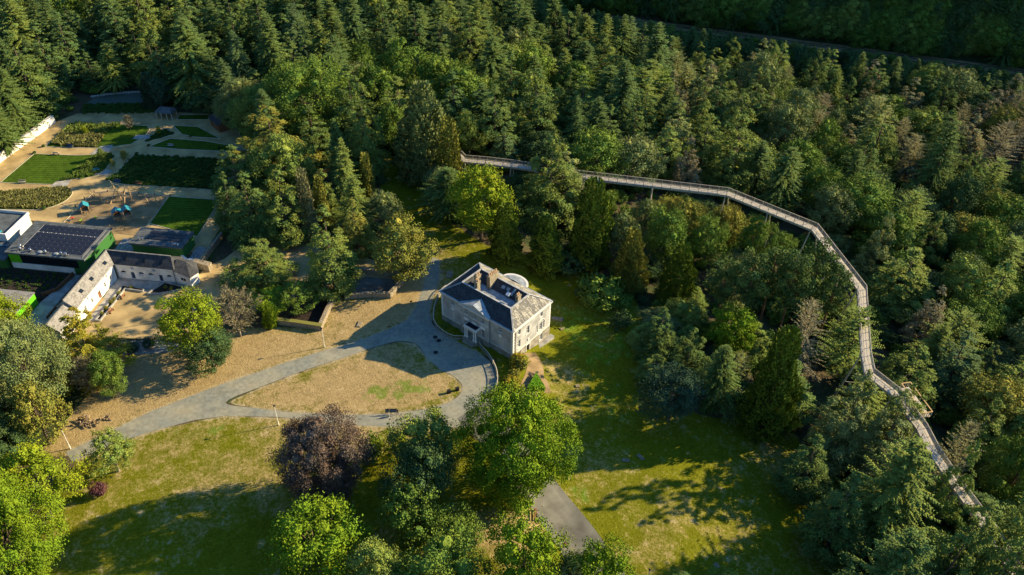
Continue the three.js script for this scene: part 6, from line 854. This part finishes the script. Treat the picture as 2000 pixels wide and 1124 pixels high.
// ---------------------------------------------------------------- small things
{
  let first; const lampL = ['pale lamp post between drive and dry field', 'pale lamp post below the drive fork', 'pale lamp post at the far end of the drive', 'pale lamp post beside the information board', 'pale lamp post on the east lawn'];
  [[634, 679], [544, 831], [137, 877], [763, 840], [1262, 1150]].forEach(([a, b], i) => {
    const p = G(a, b), at = [p.x, p.y, p.z];
    if (first) { copy(first, at, i, lampL[i]); return; }
    const o = first = thing('lamp_post', lampL[0], 'lamp post', at); obj('base', [cyl(0.11, 0.1, 1.1, 0, 0, 0, 8)], M.lampWhite, o); obj('pole', [cyl(0.07, 0.05, 4.3, 0, 1.1, 0, 8)], M.lampWhite, o); obj('lantern', [cyl(0.1, 0.22, 0.35, 0, 5.4, 0, 8), cyl(0.26, 0.08, 0.16, 0, 5.75, 0, 8)], M.iron, o);
  });
}
{ const p = G(764, 809), o = thing('information_board', 'wide blue information board on short legs beside the drive', 'sign', [p.x, p.y + 0.02, p.z], 0.05); obj('panel', [box(2.3, 0.75, 0.06, 0, 0.95, 0, 0, -0.35)], M.signBlue, o); obj('panel_frame', [box(2.4, 0.06, 0.1, 0, 1.32, -0.13, 0, -0.35), box(2.4, 0.06, 0.1, 0, 0.58, 0.13, 0, -0.35)], M.iron, o); for (const x of [-1.0, 0, 1.0]) obj('leg', [slab(x - 0.05, x + 0.05, 0, 0.9, -0.05, 0.05)], M.wood, o); }
function person(px, py, label, turn, top, legs) {
  const p = G(px, py), o = thing('person', label, 'person', [p.x, p.y + 0.03, p.z], turn);
  const J = { hip: [0, 0.93, 0], chest: [0, 1.32, 0], neck: [0, 1.5, 0], head: [0, 1.64, 0.02] };
  function body(name, bones, mat, res = 44) {
    const mc = new MarchingCubes(res, mat, false, false, 60000); mc.isolation = 0; const c = 0.95, f = mc.field, n = mc.size;
    for (let k = 0; k < n; k++) for (let j = 0; j < n; j++) for (let i = 0; i < n; i++) { const P = [(i / n * 2 - 1) * c, (j / n * 2 - 1) * c + 0.9, (k / n * 2 - 1) * c]; let v = 1; for (const [a, b, r0, r1] of bones) { const ab = [b[0] - a[0], b[1] - a[1], b[2] - a[2]], ap = [P[0] - a[0], P[1] - a[1], P[2] - a[2]], t = clamp((ab[0] * ap[0] + ab[1] * ap[1] + ab[2] * ap[2]) / (ab[0] ** 2 + ab[1] ** 2 + ab[2] ** 2 + 1e-9), 0, 1), d = Math.hypot(ap[0] - ab[0] * t, ap[1] - ab[1] * t, ap[2] - ab[2] * t) - lerp(r0, r1, t), h = clamp(0.5 + 0.5 * (v - d) / 0.05, 0, 1); v = lerp(v, d, h) - 0.05 * h * (1 - h); } f[i + j * n + k * n * n] = -v; }
    mc.update(); const g = new THREE.BufferGeometry(), pa = mc.positionArray.slice(0, mc.count * 3); for (let i = 0; i < pa.length; i += 3) { pa[i] *= c; pa[i + 1] = pa[i + 1] * c + 0.9; pa[i + 2] *= c; }
    g.setAttribute('position', new THREE.BufferAttribute(new Float32Array(pa), 3)); g.setAttribute('normal', new THREE.BufferAttribute(new Float32Array(mc.normalArray.slice(0, mc.count * 3)), 3)); return obj(name, g, mat, o);
  }
  const arm = (s) => [[[s * 0.19, 1.42, 0], [s * 0.25, 1.15, 0.02], 0.055, 0.045], [[s * 0.25, 1.15, 0.02], [s * 0.24, 0.92, 0.1], 0.042, 0.035]], leg = (s, f) => [[[s * 0.09, 0.92, 0], [s * 0.1, 0.5, f * 0.1], 0.085, 0.06], [[s * 0.1, 0.5, f * 0.1], [s * 0.1, 0.08, f * 0.16 - 0.03], 0.058, 0.042]];
  body('body', [[[0, 1.48, 0], [0, 1.58, 0.01], 0.05, 0.05], [[0, 1.6, 0.01], [0, 1.72, 0.01], 0.085, 0.09], ...[-1, 1].map((s) => [[s * 0.24, 0.92, 0.1], [s * 0.235, 0.8, 0.13], 0.035, 0.025]), ...[-1, 1].map((s) => [[s * 0.1, 0.05, s * 0.16 - 0.05], [s * 0.1, 0.04, s * 0.16 + 0.14], 0.04, 0.035])], M.skin);
  body('jacket', [[[0, 0.98, 0], [0, 1.4, 0], 0.15, 0.17], [[-0.15, 1.42, 0], [0.15, 1.42, 0], 0.08, 0.08], ...arm(1), ...arm(-1)], top); body('trousers', [[[-0.07, 0.92, 0], [0.07, 0.92, 0], 0.12, 0.12], ...leg(1, 1), ...leg(-1, -1)], legs); body('hair', [[[0, 1.68, -0.02], [0, 1.74, 0], 0.1, 0.1]], M.hair);
}
person(777, 811, 'person in dark clothes walking on the drive beside the information board', 1.3, M.dark, M.jeans); person(1103, 1072, 'person in a pinkish red top on the asphalt path', 2.2, M.pink, M.jeans);
{ const p = G(1046, 1008); bench([p.x, p.y + 0.05, p.z], Math.PI / 2, 'dark red-brown bench at the edge of the asphalt path', M.woodRed, 2.4); }
{ const r = rng(55), c = G(180, 824); const o = tag(new THREE.Group(), 'heap of brown cut branches and logs on the dry field', 'log pile'); o.name = numbered('log_pile'); o.position.copy(c); scene.add(o); for (let k = 0; k < 34; k++) { const a = V3((r() - 0.5) * 6.5, 0.15 + 0.7 * r(), (r() - 0.5) * 2.6), d = V3(r() - 0.5, (r() - 0.5) * 0.4, r() - 0.5).normalize().multiplyScalar(0.5 + r()); obj('log', [bar(a, a.clone().add(d), 0.08 + 0.12 * r(), 0.08 + 0.08 * r(), 6)], k % 3 ? M.bark : M.wood, o); } }
{ const p = atY(458, 572, 0), o = thing('timber_stack', 'stack of long pale logs on the gravel under the feathery conifer', 'log pile', [p.x, 0, p.z], SITE + 0.95); for (let k = 0; k < 7; k++) obj('log', [bar(V3(-3.2 + 0.3 * (k % 3), 0.22 + (k > 3 ? 0.4 : 0), -0.8 + (k % 4) * 0.42 + (k > 3 ? 0.2 : 0)), V3(3.2 - 0.2 * (k % 2), 0.22 + (k > 3 ? 0.4 : 0), -0.8 + (k % 4) * 0.42 + (k > 3 ? 0.2 : 0)), 0.22, 0.2, 8)], M.woodPale, o); }
{ const r = rng(8); for (const [a, b, w, d, l] of [[1090, 624, 2.4, 1.2, 'long pale stone slab on the lawn beside the house'], [1081, 622, 1.0, 0.9, 'small stone slab near the house corner'], [1097, 643, 0.8, 0.7, 'round stone cover on the lawn by the house'], [878, 537, 2.6, 1.6, 'pale bare stone patch on the lawn behind the house'], [864, 532, 1.0, 0.8, 'small pale stone by the drive behind the house'], [1222, 900, 1.5, 0.8, 'pale stone block in the shade on the east lawn'], [1251, 894, 0.8, 1.6, 'upright pale stone slab on the east lawn'], [1128, 755, 0.9, 0.8, 'round concrete cover on the lawn near the hedge'], [1400, 1106, 1.1, 0.9, 'round concrete cover low on the east lawn'], [702, 634, 2.0, 1.0, 'pale stone slab on the dry field']]) { const p = G(a, b), o = obj('stone_slab', [box(w, 0.22, d, 0, 0.06, 0), box(w * 0.8, 0.06, d * 0.8, 0.03, 0.19, 0.02)], M.stone); o.position.copy(p); o.rotation.y = a; tag(o, l, 'stone slab'); } }
{ const p = G(803, 596), o = thing('notice_post', 'small timber notice post on the dry field by the drive', 'sign', [p.x, p.y, p.z], 0.4); obj('post', [slab(-0.05, 0.05, 0, 1.3, -0.05, 0.05)], M.wood, o); obj('board', [slab(-0.3, 0.3, 0.9, 1.35, 0.05, 0.1)], M.woodRed, o); const q = G(760, 645), o2 = copy(o, [q.x, q.y, q.z], 0.1, 'small timber marker post on the verge of the drive'); }
for (const [a, b, l] of [[850, 659, 'large dark manhole cover on the shaded forecourt'], [857, 666, 'small dark manhole cover on the shaded forecourt'], [851, 689, 'dark drain cover on the shaded forecourt']]) { const p = atY(a, b, 0), o = obj('manhole_cover', [cyl(0.55, 0.55, 0.03, 0, 0.02, 0, 14), cyl(0.42, 0.42, 0.02, 0, 0.05, 0, 14)], M.iron); o.position.set(p.x, 0, p.z); tag(o, l, 'manhole cover'); }
for (const [a, b, l] of [[893, 763, 'dark bench-like block on the island lawn edge'], [877, 768, 'small dark box on the island lawn edge']]) { const p = atY(a, b, 0), o = thing('litter_bin', l, 'bin', [p.x, 0, p.z], 0.3); obj('body', [slab(-0.35, 0.35, 0, 0.7, -0.3, 0.3)], M.iron, o); obj('lid', [slab(-0.38, 0.38, 0.7, 0.78, -0.33, 0.33)], M.dark, o); }
{ const mk = (P, l) => { const o = thing('handrail', l, 'handrail'); const pts = P.map(([a, b]) => atY(a, b, 0)); for (let i = 0; i + 1 < pts.length; i++) { obj('rail', [beam(pts[i].clone().setY(1), pts[i + 1].clone().setY(1), 0.06, 0.06), beam(pts[i].clone().setY(0.5), pts[i + 1].clone().setY(0.5), 0.04, 0.04)], M.iron, o); } for (const p of pts) obj('post', [bar(p, p.clone().setY(1), 0.04)], M.iron, o); }; mk([[235, 668], [250, 669], [268, 670]], 'black handrail left of the court steps'); mk([[300, 672], [315, 666], [335, 662]], 'black handrail right of the court steps'); }
for (const [a, b, w] of [[258, 684, 34], [292, 676, 26]]) tree('shrub', 'shrub', 'blueDark', B, a, b, b - 13, w, a < 270 ? 'dark low shrub in the shaded concrete area' : 'dark shrub by the black handrail', 'shrub');
scene.traverse((o) => { if (o.isMesh) o.castShadow = o.receiveShadow = true; });
renderer.render(scene, camera);
